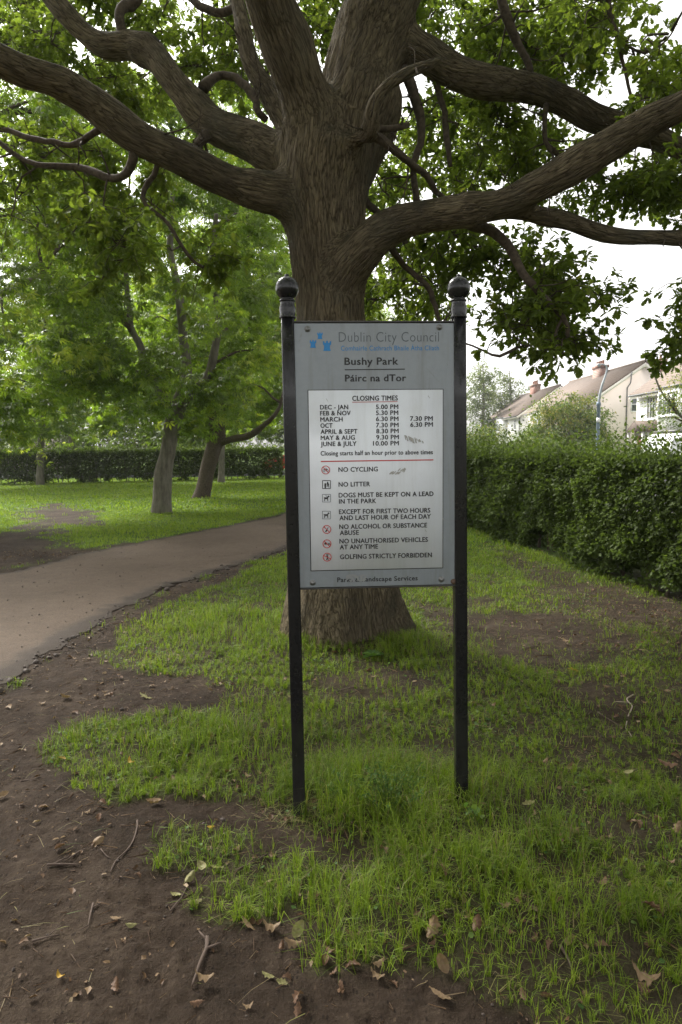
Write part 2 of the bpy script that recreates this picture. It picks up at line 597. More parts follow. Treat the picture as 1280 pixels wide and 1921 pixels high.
SOIL = [  # bare places (picture outline laid on the ground), how bare, edge wobble
    ([(-60, 1335), (0, 1292), (150, 1195), (260, 1135), (345, 1098), (420, 1073), (500, 1048), (470, 1072), (400, 1102), (310, 1136), (225, 1180), (195, 1228),
      (270, 1262), (360, 1262), (420, 1275), (430, 1300), (390, 1322), (300, 1335), (180, 1345), (110, 1375), (95, 1440), (150, 1500), (200, 1518), (330, 1500),
      (470, 1508), (560, 1535), (520, 1580), (440, 1560), (340, 1560), (320, 1620), (420, 1640), (400, 1690), (470, 1725), (590, 1690), (610, 1785), (690, 1800),
      (820, 1835), (900, 1890), (1000, 1960), (1000, 2600), (-1600, 2600), (-1600, 1500)], 1.0, 0.10),
    ([(570, 1262), (640, 1252), (775, 1260), (835, 1290), (760, 1312), (640, 1312), (570, 1302)], 0.75, 0.1),
    ([(880, 1160), (960, 1150), (1070, 1160), (1140, 1185), (1160, 1220), (1100, 1250), (1000, 1262), (930, 1240), (880, 1205), (800, 1148), (775, 1134)], 0.93, 0.16),
    ([(900, 1010), (1010, 1052), (1110, 1092), (1300, 1145), (1400, 1260), (1290, 1235), (1190, 1200), (1100, 1135), (980, 1070)], 0.8, 0.2),
    ([(1040, 1292), (1120, 1280), (1200, 1310), (1190, 1350), (1080, 1345)], 0.7, 0.1),
    ([(860, 1502), (950, 1490), (1030, 1530), (990, 1590), (890, 1585)], 0.6, 0.08),
    ([(1235, 1400), (1330, 1390), (1340, 1480), (1240, 1470)], 0.7, 0.08),
    ([(480, 1500), (600, 1520), (700, 1590), (640, 1640), (520, 1620), (450, 1560)], 0.85, 0.08),
    ([(1080, 1650), (1180, 1660), (1190, 1720), (1090, 1720)], 0.45, 0.06),
    ([(680, 1720), (760, 1700), (800, 1760), (720, 1790)], 0.4, 0.06),
    ([(0, 1075), (-300, 1140), (-300, 1000), (0, 1000), (40, 985), (55, 955), (105, 945), (185, 962), (178, 985), (125, 985), (95, 1012), (150, 1030), (300, 1012), (450, 982), (535, 964), (535, 966), (300, 1014), (150, 1044)], 1.0, 0.5),
]
SOIL = [(gxy(p), s, w) for p, s, w in SOIL]
TREE_XY = np.array([0.02, 5.84])


def turf(x, y):
    """how thickly grass grows at a place, 0..1"""
    x, y = np.asarray(x, float), np.asarray(y, float)
    wob = fbm2(x * 3.1, y * 3.1, 3, 4) - 0.5
    wob2 = fbm2(x * 11, y * 11, 9, 3) - 0.5
    d = np.ones(x.shape)
    for poly, s, w in SOIL:
        sd = sd_poly(x, y, poly) + wob * w * 3.2 + wob2 * w * 1.6
        d *= 1 - s * (1 - sstep(-0.6 * w, 0.7 * w, sd))
    sp = sd_poly(x, y, PATH_POLY)
    d *= sstep(0.02, 0.16, sp + wob * 0.16)
    # a thin worn turf near the tree and sign, a thick lawn further off
    patch = fbm2(x * 2.3 + 5, y * 2.3, 21, 4)
    near = 1 - sstep(6.5, 10, y)
    patch2 = fbm2(x * 6.5 + 5, y * 6.5, 23, 3)
    d *= 1 - near * 0.64 * (1 - sstep(0.38, 0.58, patch))
    d *= 1 - near * 0.55 * (1 - sstep(0.36, 0.52, patch2))
    d *= sstep(0.36, 0.5, np.hypot(x - TREE_XY[0], y - TREE_XY[1]))
    return d


def rough_z(x, y):
    sp = sd_poly(x, y, PATH_POLY)
    fade = 1 / (1 + (np.maximum(y, 0) / 14) ** 2)
    z = 0.05 * (fbm2(x * 0.9, y * 0.9, 31, 3) - 0.5) * sstep(0.0, 0.6, sp)
    z += 0.036 * (fbm2(x * 7, y * 7, 41, 4) - 0.5) * fade + 0.045 * (fbm2(x * 3, y * 3, 43, 3) - 0.5) * fade * sstep(0.0, 0.4, sp)
    z += 0.022 * (fbm2(x * 30, y * 30, 47, 3) - 0.5) * fade * (0.5 + vn2(x * 3, y * 3, 48))
    z = z * sstep(-0.25, 0.1, sp) - 0.05 * (1 - sstep(-0.22, -0.02, sp))
    z += 0.05 * (1 - sstep(0.35, 0.9, np.hypot(x - TREE_XY[0], y - TREE_XY[1])))
    return z


ys = [-60, -25, -10, -4, -1.5, 0, 0.6, 1.0, 1.3]
while ys[-1] < 70:
    ys.append(ys[-1] * 1.0068 + 0.0)
ys += [80, 95, 120, 160, 240, 400, 700, 1200, 2000]
ys = np.array(ys)
u = np.concatenate([-np.array([420, 160, 60, 25, 10, 5, 3, 2, 1.5, 1.2, 1.0, 0.9]), np.linspace(-0.8, 0.8, 250), np.array([0.9, 1.0, 1.2, 1.5, 2, 3, 5, 10, 25, 60, 160, 420])])
sy = np.maximum(1.3, ys)
GX, GY = u[None, :] * sy[:, None], np.repeat(ys[:, None], len(u), 1)
GZ = rough_z(GX, GY)
TG = turf(GX, GY)
nr, nc = GX.shape
q = (np.arange(nr - 1)[:, None] * nc + np.arange(nc - 1)[None, :])
idx = np.stack([q, q + 1, q + nc + 1, q + nc], -1).reshape(-1)
me = mesh_np('ground', np.stack([GX, GY, GZ], -1).reshape(-1, 3), idx, np.full(len(idx) // 4, 4), True,
             {'turf': TG.ravel(), 'lawn': (0.15 + 0.85 * sstep(7, 12, GY)).ravel()})
tag(link('ground', me, None, M['soil']), kind='structure')

# the path: a worn strip with a crumbled edge
Pn, _ = resample(np.c_[NEAR, np.zeros(len(NEAR))], np.ones(len(NEAR)), 0.12)
s0 = np.linspace(0, 1, 620)


def along(P, s):
    d = np.concatenate([[0], np.cumsum(np.linalg.norm(np.diff(P, axis=0), axis=1))])
    return np.stack([np.interp(s * d[-1], d, P[:, k]) for k in range(2)], -1)


PF, _ = resample(np.c_[FAR, np.zeros(len(FAR))], np.ones(len(FAR)), 0.12)
A, B = along(Pn[:, :2], s0), along(PF[:, :2], s0)
jag = lambda P, sd: (fbm2(P[:, 0] * 5, P[:, 1] * 5, sd, 4) - 0.5)
dirn = unit(B - A)
A = A + dirn * (jag(A, 61)[:, None] * 0.30 + 0.02 + 0.10 * (fbm2(A[:, 0] * 17, A[:, 1] * 17, 62, 3) - .5)[:, None])
B = B + dirn * (jag(B, 63)[:, None] * 0.34)
wv = np.concatenate([[0, 0.0], np.linspace(0.004, 0.12, 12), np.linspace(0.14, 0.9, 40), np.linspace(0.92, 1, 5), [1.0]])
PX = A[:, None, :] * (1 - wv[None, :, None]) + B[:, None, :] * wv[None, :, None]
pz = 0.004 + 0.010 * (fbm2(PX[..., 0] * 2.2, PX[..., 1] * 2.2, 71, 3) - 0.5) + 0.010 * (fbm2(PX[..., 0] * 16, PX[..., 1] * 16, 73, 3) - 0.5)
pz += 0.012 * np.exp(-((wv - 0.03) / 0.03) ** 2)[None, :] * (0.3 + vn2(PX[..., 0] * 4, PX[..., 1] * 4, 75))
pz[:, 0] = pz[:, -1] = -0.12
ed = np.exp(-(wv / 0.075) ** 2)[None, :] * (0.35 + 0.9 * vn2(PX[..., 0] * 3, PX[..., 1] * 3, 77)) + 0.6 * np.exp(-((1 - wv) / 0.04) ** 2)[None, :]
nr, nc = PX.shape[:2]
q = (np.arange(nr - 1)[:, None] * nc + np.arange(nc - 1)[None, :])
idx = np.stack([q, q + nc, q + nc + 1, q + 1], -1).reshape(-1)
me = mesh_np('path', np.concatenate([PX, pz[..., None]], -1).reshape(-1, 3), idx, np.full(len(idx) // 4, 4), True, {'edge': np.clip(ed, 0, 1).ravel()})
tag(link('path', me, None, M['path']), kind='structure')

# the street behind the hedges
mb = MB()
mb.box((8.0, 12, -0.1), (16.6, 160, 0.02))
mb.box((-70, 39.5, -0.1), (7.997, 46, 0.018))
tag(mb.build('road', M['asphalt'], None), kind='structure')
mb = MB()
mb.box((6.2, 10, -0.1), (7.99, 38.5, 0.13))
mb.box((16.61, 10, -0.1), (18.4, 160, 0.13))
tag(mb.build('pavement', m_plain('pavement', (0.25, 0.24, 0.23), 0.9, bump=0.3), None), kind='structure')


# ------------------------------------------------------------------ grass
def hedge_front(y):                     # x of the right hedge's face
    return np.interp(y, [0, 2, 4.5, 6.9, 8.1, 9.9, 12.4, 16, 22, 33, 36], [4.6, 4.2, 3.75, 3.28, 3.05, 2.82, 2.42, 2.15, 2.0, 1.9, 1.9])


def grass_height(x, y):
    h = 0.030 + 0.044 * fbm2(x * 1.4, y * 1.4, 81, 3)
    h *= 0.55 + 0.9 * vn2(x * 6, y * 6, 83)
    for px, py, r, add in ((430, 1180, 0.5, 0.09), (690, 1470, 0.38, 0.075), (740, 1520, 0.22, 0.07), (870, 1490, 0.25, 0.08), (620, 1500, 0.22, 0.07),
                           (1000, 1640, 0.35, 0.05), (640, 1740, 0.25, 0.06), (450, 1390, 0.4, 0.04), (780, 1215, 0.3, 0.06), (590, 1215, 0.25, 0.05), (1000, 1500, 0.3, 0.03)):
        g = ground(px, py)
        h += add * np.exp(-((x - g[0]) ** 2 + (y - g[1]) ** 2) / (r * r))
    return h


gl, gd, gs, gt, gw = [], [], [], [], []
for y0, y1, dens, w, hs in ((1.5, 2.4, 20000, .0022, 1.0), (2.4, 3.4, 17000, .0025, 1.0), (3.4, 6, 9000, .0034, 1.0), (6, 10, 2300, .0065, 1.0), (10, 18, 720, .013, 1.0), (18, 38, 190, .028, 1.15)):
    area = (y1 * y1 - y0 * y0) * 0.66 + 1.6 * (y1 - y0)
    n = int(area * dens)
    y = np.sqrt(rng.uniform(y0 * y0, y1 * y1, n))
    x = rng.uniform(-1, 1, n) * (0.66 * y + 0.8)
    # tufts: pull blades towards clump centres
    cx_, cy_ = np.floor(x / 0.05), np.floor(y / 0.05)
    k = 0.55 if y1 < 7 else 0.0
    z0 = np.zeros_like(cx_, int)
    x = x + k * ((cx_ + _h(cx_.astype(int), cy_.astype(int), z0, 5)) * 0.05 - x)
    y = y + k * ((cy_ + _h(cx_.astype(int), cy_.astype(int), z0, 6)) * 0.05 - y)
    keep = rng.random(n) < turf(x, y) ** 1.15
    keep &= x < hedge_front(y) + 0.15
    x, y = x[keep], y[keep]
    n = len(x)
    h = grass_height(x, y) * rng.uniform(0.55, 1.35, n) * hs
    a = rng.uniform(0, 2 * math.pi, n)
    lean = rng.uniform(0.08, 1.4, n)
    gl.append(np.stack([x, y, rough_z(x, y) - 0.006], -1))
    gd.append(np.stack([np.cos(a) * lean, np.sin(a) * lean, np.ones(n)], -1))
    gs.append(h)
    gw.append(np.full(n, w) * rng.uniform(0.7, 1.3, n))
    tn = 0.22 + 0.36 * fbm2(x * 1.1, y * 1.1, 91, 3) + 0.46 * (vn2(x * 18, y * 18, 93) - 0.4) + rng.normal(0, 0.13, n)
    tn += 0.10 * np.exp(-((x + 0.9) ** 2 + (y - 5.9) ** 2) / 1.2) + 0.10 * sstep(7, 11, y)  # pool of light beside the oak put into the tint; far lawn lighter too
    dry = rng.random(n) < np.where(y < 7, 0.09, 0.02)
    gt.append(np.where(dry, rng.uniform(0.93, 1.0, n), np.clip(tn, 0.02, 0.88)))
# trodden dead straw lying between the living blades
n = 60000
y = np.sqrt(rng.uniform(1.6 ** 2, 8.5 ** 2, n)); x = rng.uniform(-1, 1, n) * (0.64 * y + 0.5)
keep = (rng.random(n) < 0.03 + 0.8 * turf(x, y) * (0.3 + vn2(x * 4, y * 4, 95))) & (sd_poly(x, y, PATH_POLY) > .08) & (x < hedge_front(y) + .1)
for fx_, fy_ in ((562, 1522), (866, 1509)):        # a wad of it round each post
    p_ = ground(fx_, fy_)
    k_ = 420
    x = np.concatenate([x[keep] if len(keep) == len(x) else x, p_[0] + rng.normal(0, .09, k_)]); y = np.concatenate([y[keep] if len(keep) == len(y) else y, p_[1] + rng.normal(0, .07, k_)])
    keep = np.ones(1, bool)
n = len(x)
a = rng.uniform(0, 6.28, n)
gl.append(np.stack([x, y, rough_z(x, y) + rng.uniform(-.004, .012, n)], -1))
gd.append(np.stack([np.cos(a) * 3.2, np.sin(a) * 3.2, rng.uniform(.2, 1.2, n)], -1))
gs.append(rng.gamma(3, .0055, n) + .006)
gw.append(rng.uniform(.0014, .003, n))
gt.append(np.where(rng.random(n) < .7, rng.uniform(.94, 1.0, n), rng.uniform(0, .1, n)))
gl, gd, gs, gt, gw = [np.concatenate(v) for v in (gl, gd, gs, gt, gw)]
n = len(gl)
print('blades', n)
side = unit(np.cross(gd, np.array([0, 0, 1.0])) + 1e-6)
roll_ = rng.uniform(-0.8, 0.8, n)[:, None]
side = unit(side * np.cos(roll_) + unit(gd * [1, 1, 0]) * np.sin(roll_))
up = np.array([0, 0, 1.0])
fl = gd * [1, 1, 0]
p1 = gl + (up * np.where(np.linalg.norm(fl, axis=1, keepdims=True) > 2, .25, .62) + fl * np.where(np.linalg.norm(fl, axis=1, keepdims=True) > 2, .5, .25)) * gs[:, None]
p2 = gl + (up * np.maximum(0.12, 1.0 - 0.28 * np.linalg.norm(fl, axis=1, keepdims=True) ** 2) + fl * 0.95) * gs[:, None]
w = gw[:, None] * side
V = np.stack([gl - w * 0.5, gl + w * 0.5, p1 + w * 0.42, p1 - w * 0.42, p2], 1).reshape(-1, 3)
idx = (np.array([0, 1, 2, 3, 3, 2, 4])[None, :] + (np.arange(n) * 5)[:, None]).ravel()
me = mesh_np('grass', V, idx, np.tile([4, 3], n), True, {'tint': np.repeat(gt, 5)})
tag(link('grass', me, None, M['grass']), kind='stuff')

# ------------------------------------------------------------------ leaf shapes
OAK_T = [(0, 0), (.035, .08), (.12, .17), (.075, .25), (.20, .36), (.12, .45), (.27, .60), (.17, .68), (.23, .82), (.10, .93)]


def oak_template():
    Rr = [(x, y) for x, y in OAK_T]
    V = [(0, 0, 0)] + [(x, y, 0.22 * x - 0.22 * y * y) for x, y in Rr[1:]] + [(0, 1, -0.24)] + [(-x, y, 0.22 * x - 0.22 * y * y) for x, y in Rr[1:]]
    k = len(Rr) - 1
    return np.array(V), [[0] + list(range(1, k + 1)) + [k + 1], [0, k + 1] + list(range(2 * k + 1, k + 1, -1))]


OAK_V, OAK_F = oak_template()
SM_V = np.array([(0, 0, 0), (.22, .32, .05), (.20, .68, .02), (0, 1, -.12), (-.20, .68, .02), (-.22, .32, .05)], float)
SM_F = [[0, 1, 2, 3], [0, 3, 4, 5]]


def palm_template(k=5, wide=0.15):
    V, F = [], []
    for i in range(k):
        a = R(-78 + 156 * i / (k - 1))
        L = 1.0 - 0.32 * abs(i - (k - 1) / 2) / ((k - 1) / 2)
        d = np.array([math.sin(a), math.cos(a)])
        s = np.array([d[1], -d[0]])
        pts = [(0.10, 0, 0), (0.55, wide, -0.10), (1.0, 0, -0.42), (0.55, -wide, -0.10), (0.55, 0, -0.16)]
        b = len(V)
        for u_, v_, z_ in pts:
            p = d * u_ * L + s * v_ * L
            V.append((p[0], p[1], z_ * L))
        F += [[b, b + 1, b + 2, b + 4], [b, b + 4, b + 2, b + 3]]
    return np.array(V), F


PALM_V, PALM_F = palm_template()

# low clover and moss between the blades
n = 26000
y = np.sqrt(rng.uniform(1.6 ** 2, 9 ** 2, n)); x = rng.uniform(-1, 1, n) * (0.62 * y + 0.4)
keep = (rng.random(n) < turf(x, y) * 1.2 * sstep(.42, .6, fbm2(x * 2.6, y * 2.6, 111, 3)) + .03 * (turf(x, y) > .1)) & (x < hedge_front(y))
x, y = x[keep], y[keep]; n = len(x)
a = rng.uniform(0, 6.28, n)
Mx = orient(np.stack([np.cos(a), np.sin(a), rng.normal(.1, .25, n)], -1), unit(np.stack([rng.normal(0, .35, n), rng.normal(0, .35, n), np.ones(n)], -1)), rng.uniform(.010, .022, n))
me = scatter('clover', SM_V * [1.9, 1, 1], SM_F, Mx, np.stack([x, y, rough_z(x, y) + rng.uniform(.004, .03, n)], -1), {'tint': rng.uniform(0, .8, n)})
tag(link('clover', me, None, M['weed_leaf']), kind='stuff')

# ------------------------------------------------------------------ litter nobody could count, and grit
n = 34000
y = np.sqrt(rng.uniform(1.6 ** 2, 11 ** 2, n)); x = rng.uniform(-1, 1, n) * (0.6 * y + 0.3)
tf = turf(x, y)
pr = 0.62 - 0.30 * (1 - tf) * (y < 7) + 0.9 * np.exp(-((x - hedge_front(y) + 0.3) / 0.55) ** 2)
pr *= (0.35 + 1.3 * sstep(0.45, 0.65, fbm2(x * 2, y * 2, 101, 3)))
keep = (rng.random(n) < pr) & (sd_poly(x, y, PATH_POLY) > 0.05) & (x < hedge_front(y) + 0.3)
x, y = x[keep], y[keep]; n = len(x)
a = rng.uniform(0, 6.28, n)
d = np.stack([np.cos(a), np.sin(a), rng.normal(0, 0.25, n)], -1)
upv = unit(np.stack([rng.normal(0, .45, n), rng.normal(0, .45, n), np.ones(n)], -1))
sz = rng.gamma(2.2, 0.0058, n) + .005
Mx = orient(d, upv, sz)
LIT_V = np.array([(0, 0, 0), (.34, .18, .10), (.12, .72, .16), (.05, 1, -.1), (-.36, .62, .08), (-.18, .22, .14)])
me = scatter('leaf_litter', LIT_V, SM_F, Mx, np.stack([x, y, rough_z(x, y) + 0.008], -1), {'tint': rng.beta(1.5, 2.5, n)})
tag(link('leaf_litter', me, None, M['dead_leaf']), kind='stuff')

n = 9000                                # woody crumbs
y = np.sqrt(rng.uniform(1.6 ** 2, 8 ** 2, n)); x = rng.uniform(-1, 1, n) * (0.6 * y + 0.3)
keep = (rng.random(n) < 1.1 - turf(x, y)) & (sd_poly(x, y, PATH_POLY) > 0.05)
x, y = x[keep], y[keep]; n = len(x)
a = rng.uniform(0, 6.28, n)
d = np.stack([np.cos(a), np.sin(a), rng.normal(0, 0.12, n)], -1)
tv = np.array([(-.03, 0, 0), (.03, 0, 0), (0, 0, .05), (.06, .95, .02), (.09, 1, .02), (.08, 1, .05)])
Mx = orient(d, np.tile([0, 0, 1.0], (n, 1)), rng.gamma(2.2, 0.013, n) + .01)
me = scatter('twig_debris', tv, [[0, 1, 4, 3], [1, 2, 5, 4], [2, 0, 3, 5]], Mx, np.stack([x, y, rough_z(x, y) + 0.003], -1), {'tint': rng.beta(1.4, 2.6, n)})
tag(link('twig_debris', me, None, M['dead_leaf']), kind='stuff')

t = NT('grit')
t.done(t.bsdf(t.ramp(t.noise(25, 2, 0.5, t.coord()), [(0.3, (0.03, 0.022, 0.017)), (0.6, (0.07, 0.053, 0.042)), (0.8, (0.16, 0.14, 0.12))]), 0.85))
n = 3200
y = np.sqrt(rng.uniform(1.6 ** 2, 12 ** 2, n)); x = rng.uniform(-1, 0.7, n) * (0.6 * y + 0.3)
sp = sd_poly(x, y, PATH_POLY)
keep = ((turf(x, y) < 0.3) & (rng.random(n) < np.where(sp < 0, 0.5, 0.9)))
x, y, sp = x[keep], y[keep], sp[keep]; n = len(x)
oct_ = np.array([(1, 0, 0), (0, 1, 0), (-1, 0, 0), (0, -1, 0), (0, 0, .7), (0, 0, -.7)], float)
ofc = [(0, 1, 4), (1, 2, 4), (2, 3, 4), (3, 0, 4), (1, 0, 5), (2, 1, 5), (3, 2, 5), (0, 3, 5)]
d = rng.normal(0, 1, (n, 3)); d[:, 2] *= .3
Mx = orient(d, np.tile([0, 0, 1.0], (n, 1)), rng.gamma(2.0, 0.0021, n) + 0.002)
z = np.where(sp < 0, 0.010, rough_z(x, y) + 0.002)
# broken bits along the path's crumbling edge
k_ = 1500
ii = rng.integers(0, len(A), k_)
off_ = rng.normal(-0.02, 0.07, k_)
ex = A[ii, 0] + dirn[ii, 0] * off_; ey = A[ii, 1] + dirn[ii, 1] * off_
Me = orient(rng.normal(0, 1, (k_, 3)), np.tile([0, 0, 1.0], (k_, 1)), rng.gamma(1.8, 0.006, k_) + .004)
Mx = np.concatenate([Mx, Me]); x = np.concatenate([x, ex]); y = np.concatenate([y, ey]); z = np.concatenate([z, np.where(off_ > 0, .012, rough_z(ex, ey) + .004)])
me = scatter('gravel', oct_, ofc, Mx, np.stack([x, y, z], -1))
tag(link('gravel', me, None, t.m), kind='stuff')

# ------------------------------------------------------------------ the park notice sign
FL, FR = ground(562, 1522), ground(865.5, 1509)
SU = unit(FR - FL); SU[2] = 0; SU = unit(SU)              # along the sign
SN = np.array([SU[1], -SU[0], 0.0])                        # towards the viewer
SO = FL.copy(); SO[2] = 0


def onplane(px, py, off=0.0):                              # (u, v) on the sign's plane
    d = ray(px, py)
    c = np.array([0, 0, CAM_H])
    tt = ((SO + SN * off - c) @ SN) / (d @ SN)
    p = c + d * tt - SO
    return np.array([p @ SU, p[2]])


S_M = np.eye(4); S_M[:3, 0] = SU; S_M[:3, 1] = -SN; S_M[:3, 2] = (0, 0, 1); S_M[:3, 3] = SO
sign = empty('park_sign', SO, 'grey park notice board between two black ball-topped posts in front of the oak', 'notice board')
sign.rotation_euler = (0, 0, math.atan2(SU[1], SU[0]))
# local axes: x along, y away from the viewer, z up
t = NT('black_paint')
n1 = t.noise(7, 6, 0.65, t.coord('Object', (1, 1, .35)))
n2 = t.noise(70, 5, 0.7, t.coord())
sepz = t.node('ShaderNodeSeparateXYZ'); t.l.new(t.coord(), sepz.inputs[0])
c = t.ramp(t.math('ADD', t.math('MULTIPLY', n1, 0.6), t.math('MULTIPLY', n2, 0.4)), [(0.35, (0.008, 0.008, 0.009)), (0.6, (0.015, 0.015, 0.016)), (0.74, (0.045, 0.045, 0.046))])
dirt = t.math('MULTIPLY', t.ramp(sepz.outputs['Z'], [(0.0, (1, 1, 1)), (0.45, (0, 0, 0))]), t.ramp(n1, [(0.3, (0, 0, 0)), (0.6, (1, 1, 1))]))
c = t.mix(t.math('MULTIPLY', dirt, 0.6), c, (0.045, 0.042, 0.04))
t.done(t.bsdf(c, t.math('ADD', t.math('MULTIPLY', n2, 0.25), 0.06), 0, 0.42, t.bump(n2, 0.06, 0.002)))
M['black_paint'] = t.m
t = NT('board_grey')
n1 = t.noise(3, 6, 0.6, t.coord()); n2 = t.noise(40, 5, 0.7, t.coord())
c = t.ramp(t.math('ADD', t.math('MULTIPLY', n1, 0.6), t.math('MULTIPLY', n2, 0.4)), [(0.3, (0.21, 0.232, 0.25)), (0.6, (0.255, 0.28, 0.30)), (0.75, (0.23, 0.243, 0.248))])
dr = t.noise(1.0, 5, 0.65, t.coord('Object', (26, 26, 2.2)))
c = t.mix(t.math('MULTIPLY', t.ramp(dr, [(0.5, (0, 0, 0)), (0.72, (1, 1, 1))]), 0.45), c, (0.15, 0.15, 0.13))
t.done(t.bsdf(c, t.math('ADD', t.math('MULTIPLY', n2, 0.3), 0.3), 0.0, 0.4))
M['board_grey'] = t.m
t = NT('panel_white')
n1 = t.noise(5, 6, 0.6, t.coord()); n2 = t.noise(130, 4, 0.7, t.coord())
c = t.ramp(n1, [(0.3, (0.67, 0.70, 0.74)), (0.6, (0.74, 0.77, 0.81)), (0.8, (0.68, 0.70, 0.72))])
dr = t.noise(1.0, 5, 0.65, t.coord('Object', (22, 22, 1.8)))
c = t.mix(t.math('MULTIPLY', t.ramp(dr, [(0.5, (0, 0, 0)), (0.75, (1, 1, 1))]), 0.3), c, (0.45, 0.45, 0.42))
c = t.mix(t.math('MULTIPLY', t.ramp(n2, [(0.68, (0, 0, 0)), (0.74, (1, 1, 1))]), 0.4), c, (0.30, 0.29, 0.27))
t.done(t.bsdf(c, 0.4, 0, 0.4))
M['panel_white'] = t.m
M['ink'] = m_plain('ink', (0.015, 0.015, 0.016), 0.5)
M['ink_grey'] = m_plain('ink_grey', (0.085, 0.10, 0.115), 0.5)
M['ink_blue'] = m_plain('ink_blue', (0.012, 0.19, 0.47), 0.5)
M['ink_red'] = m_plain('ink_red', (0.50, 0.045, 0.035), 0.5)
M['ink_pale'] = m_plain('ink_pale', (0.55, 0.55, 0.54), 0.5)
M['scratch'] = m_plain('scratch', (0.36, 0.35, 0.325), 0.6)
M['steel'] = m_plain('steel', (0.22, 0.22, 0.215), 0.5, 1.0, bump=0.3)
M['rusty'] = m_plain('rusty', (0.10, 0.065, 0.045), 0.7, 0.3, var=0.5, bump=0.3)
M['frame_dark'] = m_plain('frame_dark', (0.045, 0.042, 0.038), 0.5, 0.2, var=0.4, scale=10)

PW = 0.0272
for foot, topx in ((562, 538.5), (865.5, 860.5)):
    fu = onplane(foot, 1520)[0]
    tu, tv = onplane(topx, 541)                            # ball centre
    zc = tv - 0.060
    lean = lambda z, a=fu, b=tu, c=tv: a + (b - a) * z / c
    mb = MB()
    prof = [(PW - .008, PW), (PW - .002, PW - .002), (PW, PW - .008)]
    ring = []
    for k in range(4):
        a = k * math.pi / 2
        for x, y in prof:
            ring.append((x * math.cos(a) + y * math.sin(a), -x * math.sin(a) + y * math.cos(a)))
    ring = ring[::-1] if False else ring
    V, F, lv = [], [], [-0.25, 0.2, 0.6, 1.0, 1.4, 1.8, zc - 0.055]
    for z in lv:
        V += [(lean(z) + x, y, z) for x, y in ring]
    m_ = len(ring)
    for j in range(len(lv) - 1):
        F += [(j * m_ + k, j * m_ + (k + 1) % m_, (j + 1) * m_ + (k + 1) % m_, (j + 1) * m_ + k) for k in range(m_)]
    F += [tuple(range(m_)), tuple((len(lv) - 1) * m_ + k for k in range(m_))]
    mb.add(V, F)
    post = mb.build('post', M['black_paint'], sign, fix=True)
    mb = MB()
    mb.lathe([(0.0272, -0.068), (0.0355, -0.066), (0.036, -0.060), (0.032, -0.055), (0.034, -0.036), (0.034, -0.030), (0.034, -0.022), (0.031, -0.014), (0.030, -0.004), (0.030, 0.004)], (lean(zc), 0, zc + 0.005), 32)
    mb.build('collar', M['black_paint'], post, smooth=True)
    mb = MB()
    rb = 0.0485
    zb = tv
    pr = [(0.024, -0.058), (0.033, -0.053), (0.034, -0.049), (0.030, -0.0445)]
    pr += [(rb * math.sin(a), -rb * math.cos(a)) for a in np.linspace(R(30), R(168), 22)] + [(0.010, 0.0485), (0.009, 0.0545), (0.005, 0.0575), (0.0, 0.0578)]
    mb.lathe(pr, (lean(zb), 0, zb), 40)
    mb.build('ball_finial', M['black_paint'], post, smooth=True)

BL, BR_, TL_, TR_ = onplane(560, 1100), onplane(853, 1095), onplane(553, 609), onplane(849, 607)
BU0, BU1 = (BL[0] + TL_[0]) / 2 - 0.002, (BR_[0] + TR_[0]) / 2 + 0.002
BV0, BV1 = (BL[1] + BR_[1]) / 2, (TL_[1] + TR_[1]) / 2
mb = MB(); mb.box((BU0, -0.022, BV0), (BU1, -0.012, BV1))
board = mb.build('board', M['board_grey'], sign, bevel=0.002)
mb = MB()
mb.box((BU0 - .010, -0.0235, BV0 - .002), (BU0 - .0005, 0.02, BV1 + .002))
mb.box((BU1 + .0005, -0.0235, BV0 - .002), (BU1 + .010, 0.02, BV1 + .002))
mb.box((BU0 - .010, -0.0245, BV1 + .0025), (BU1 + .010, 0.02, BV1 + .0095))
mb.box((BU0 - .010, -0.0235, BV0 - .0085), (BU1 + .010, 0.02, BV0 - .0025))
mb.box((BU0, -0.0115, BV0), (BU1, 0.004, BV1))
mb.build('edge_frame', M['frame_dark'], board, bevel=0.0015)
YB = -0.0228                            # face of the grey board's lettering
YP, YT = -0.0242, -0.0252               # white panel, its lettering


def uv(px, py):
    return onplane(px, py, 0.0245)


_cache = {}


def glyphs(s, bold):
    cu = bpy.data.curves.new('lettering', 'FONT')
    cu.body = s
    cu.size = 1.0
    cu.offset = bold
    cu.resolution_u = 3
    cu.space_character = 1.06
    o = bpy.data.objects.new('lettering', cu)
    COL.objects.link(o)
    dg = bpy.context.evaluated_depsgraph_get()
    me = bpy.data.meshes.new_from_object(o.evaluated_get(dg))
    V = np.zeros(len(me.vertices) * 3); me.vertices.foreach_get('co', V); V = V.reshape(-1, 3)
    F = [tuple(p.vertices) for p in me.polygons]
    bpy.data.objects.remove(o); bpy.data.curves.remove(cu); bpy.data.meshes.remove(me)
    return V, F


CAPH = None


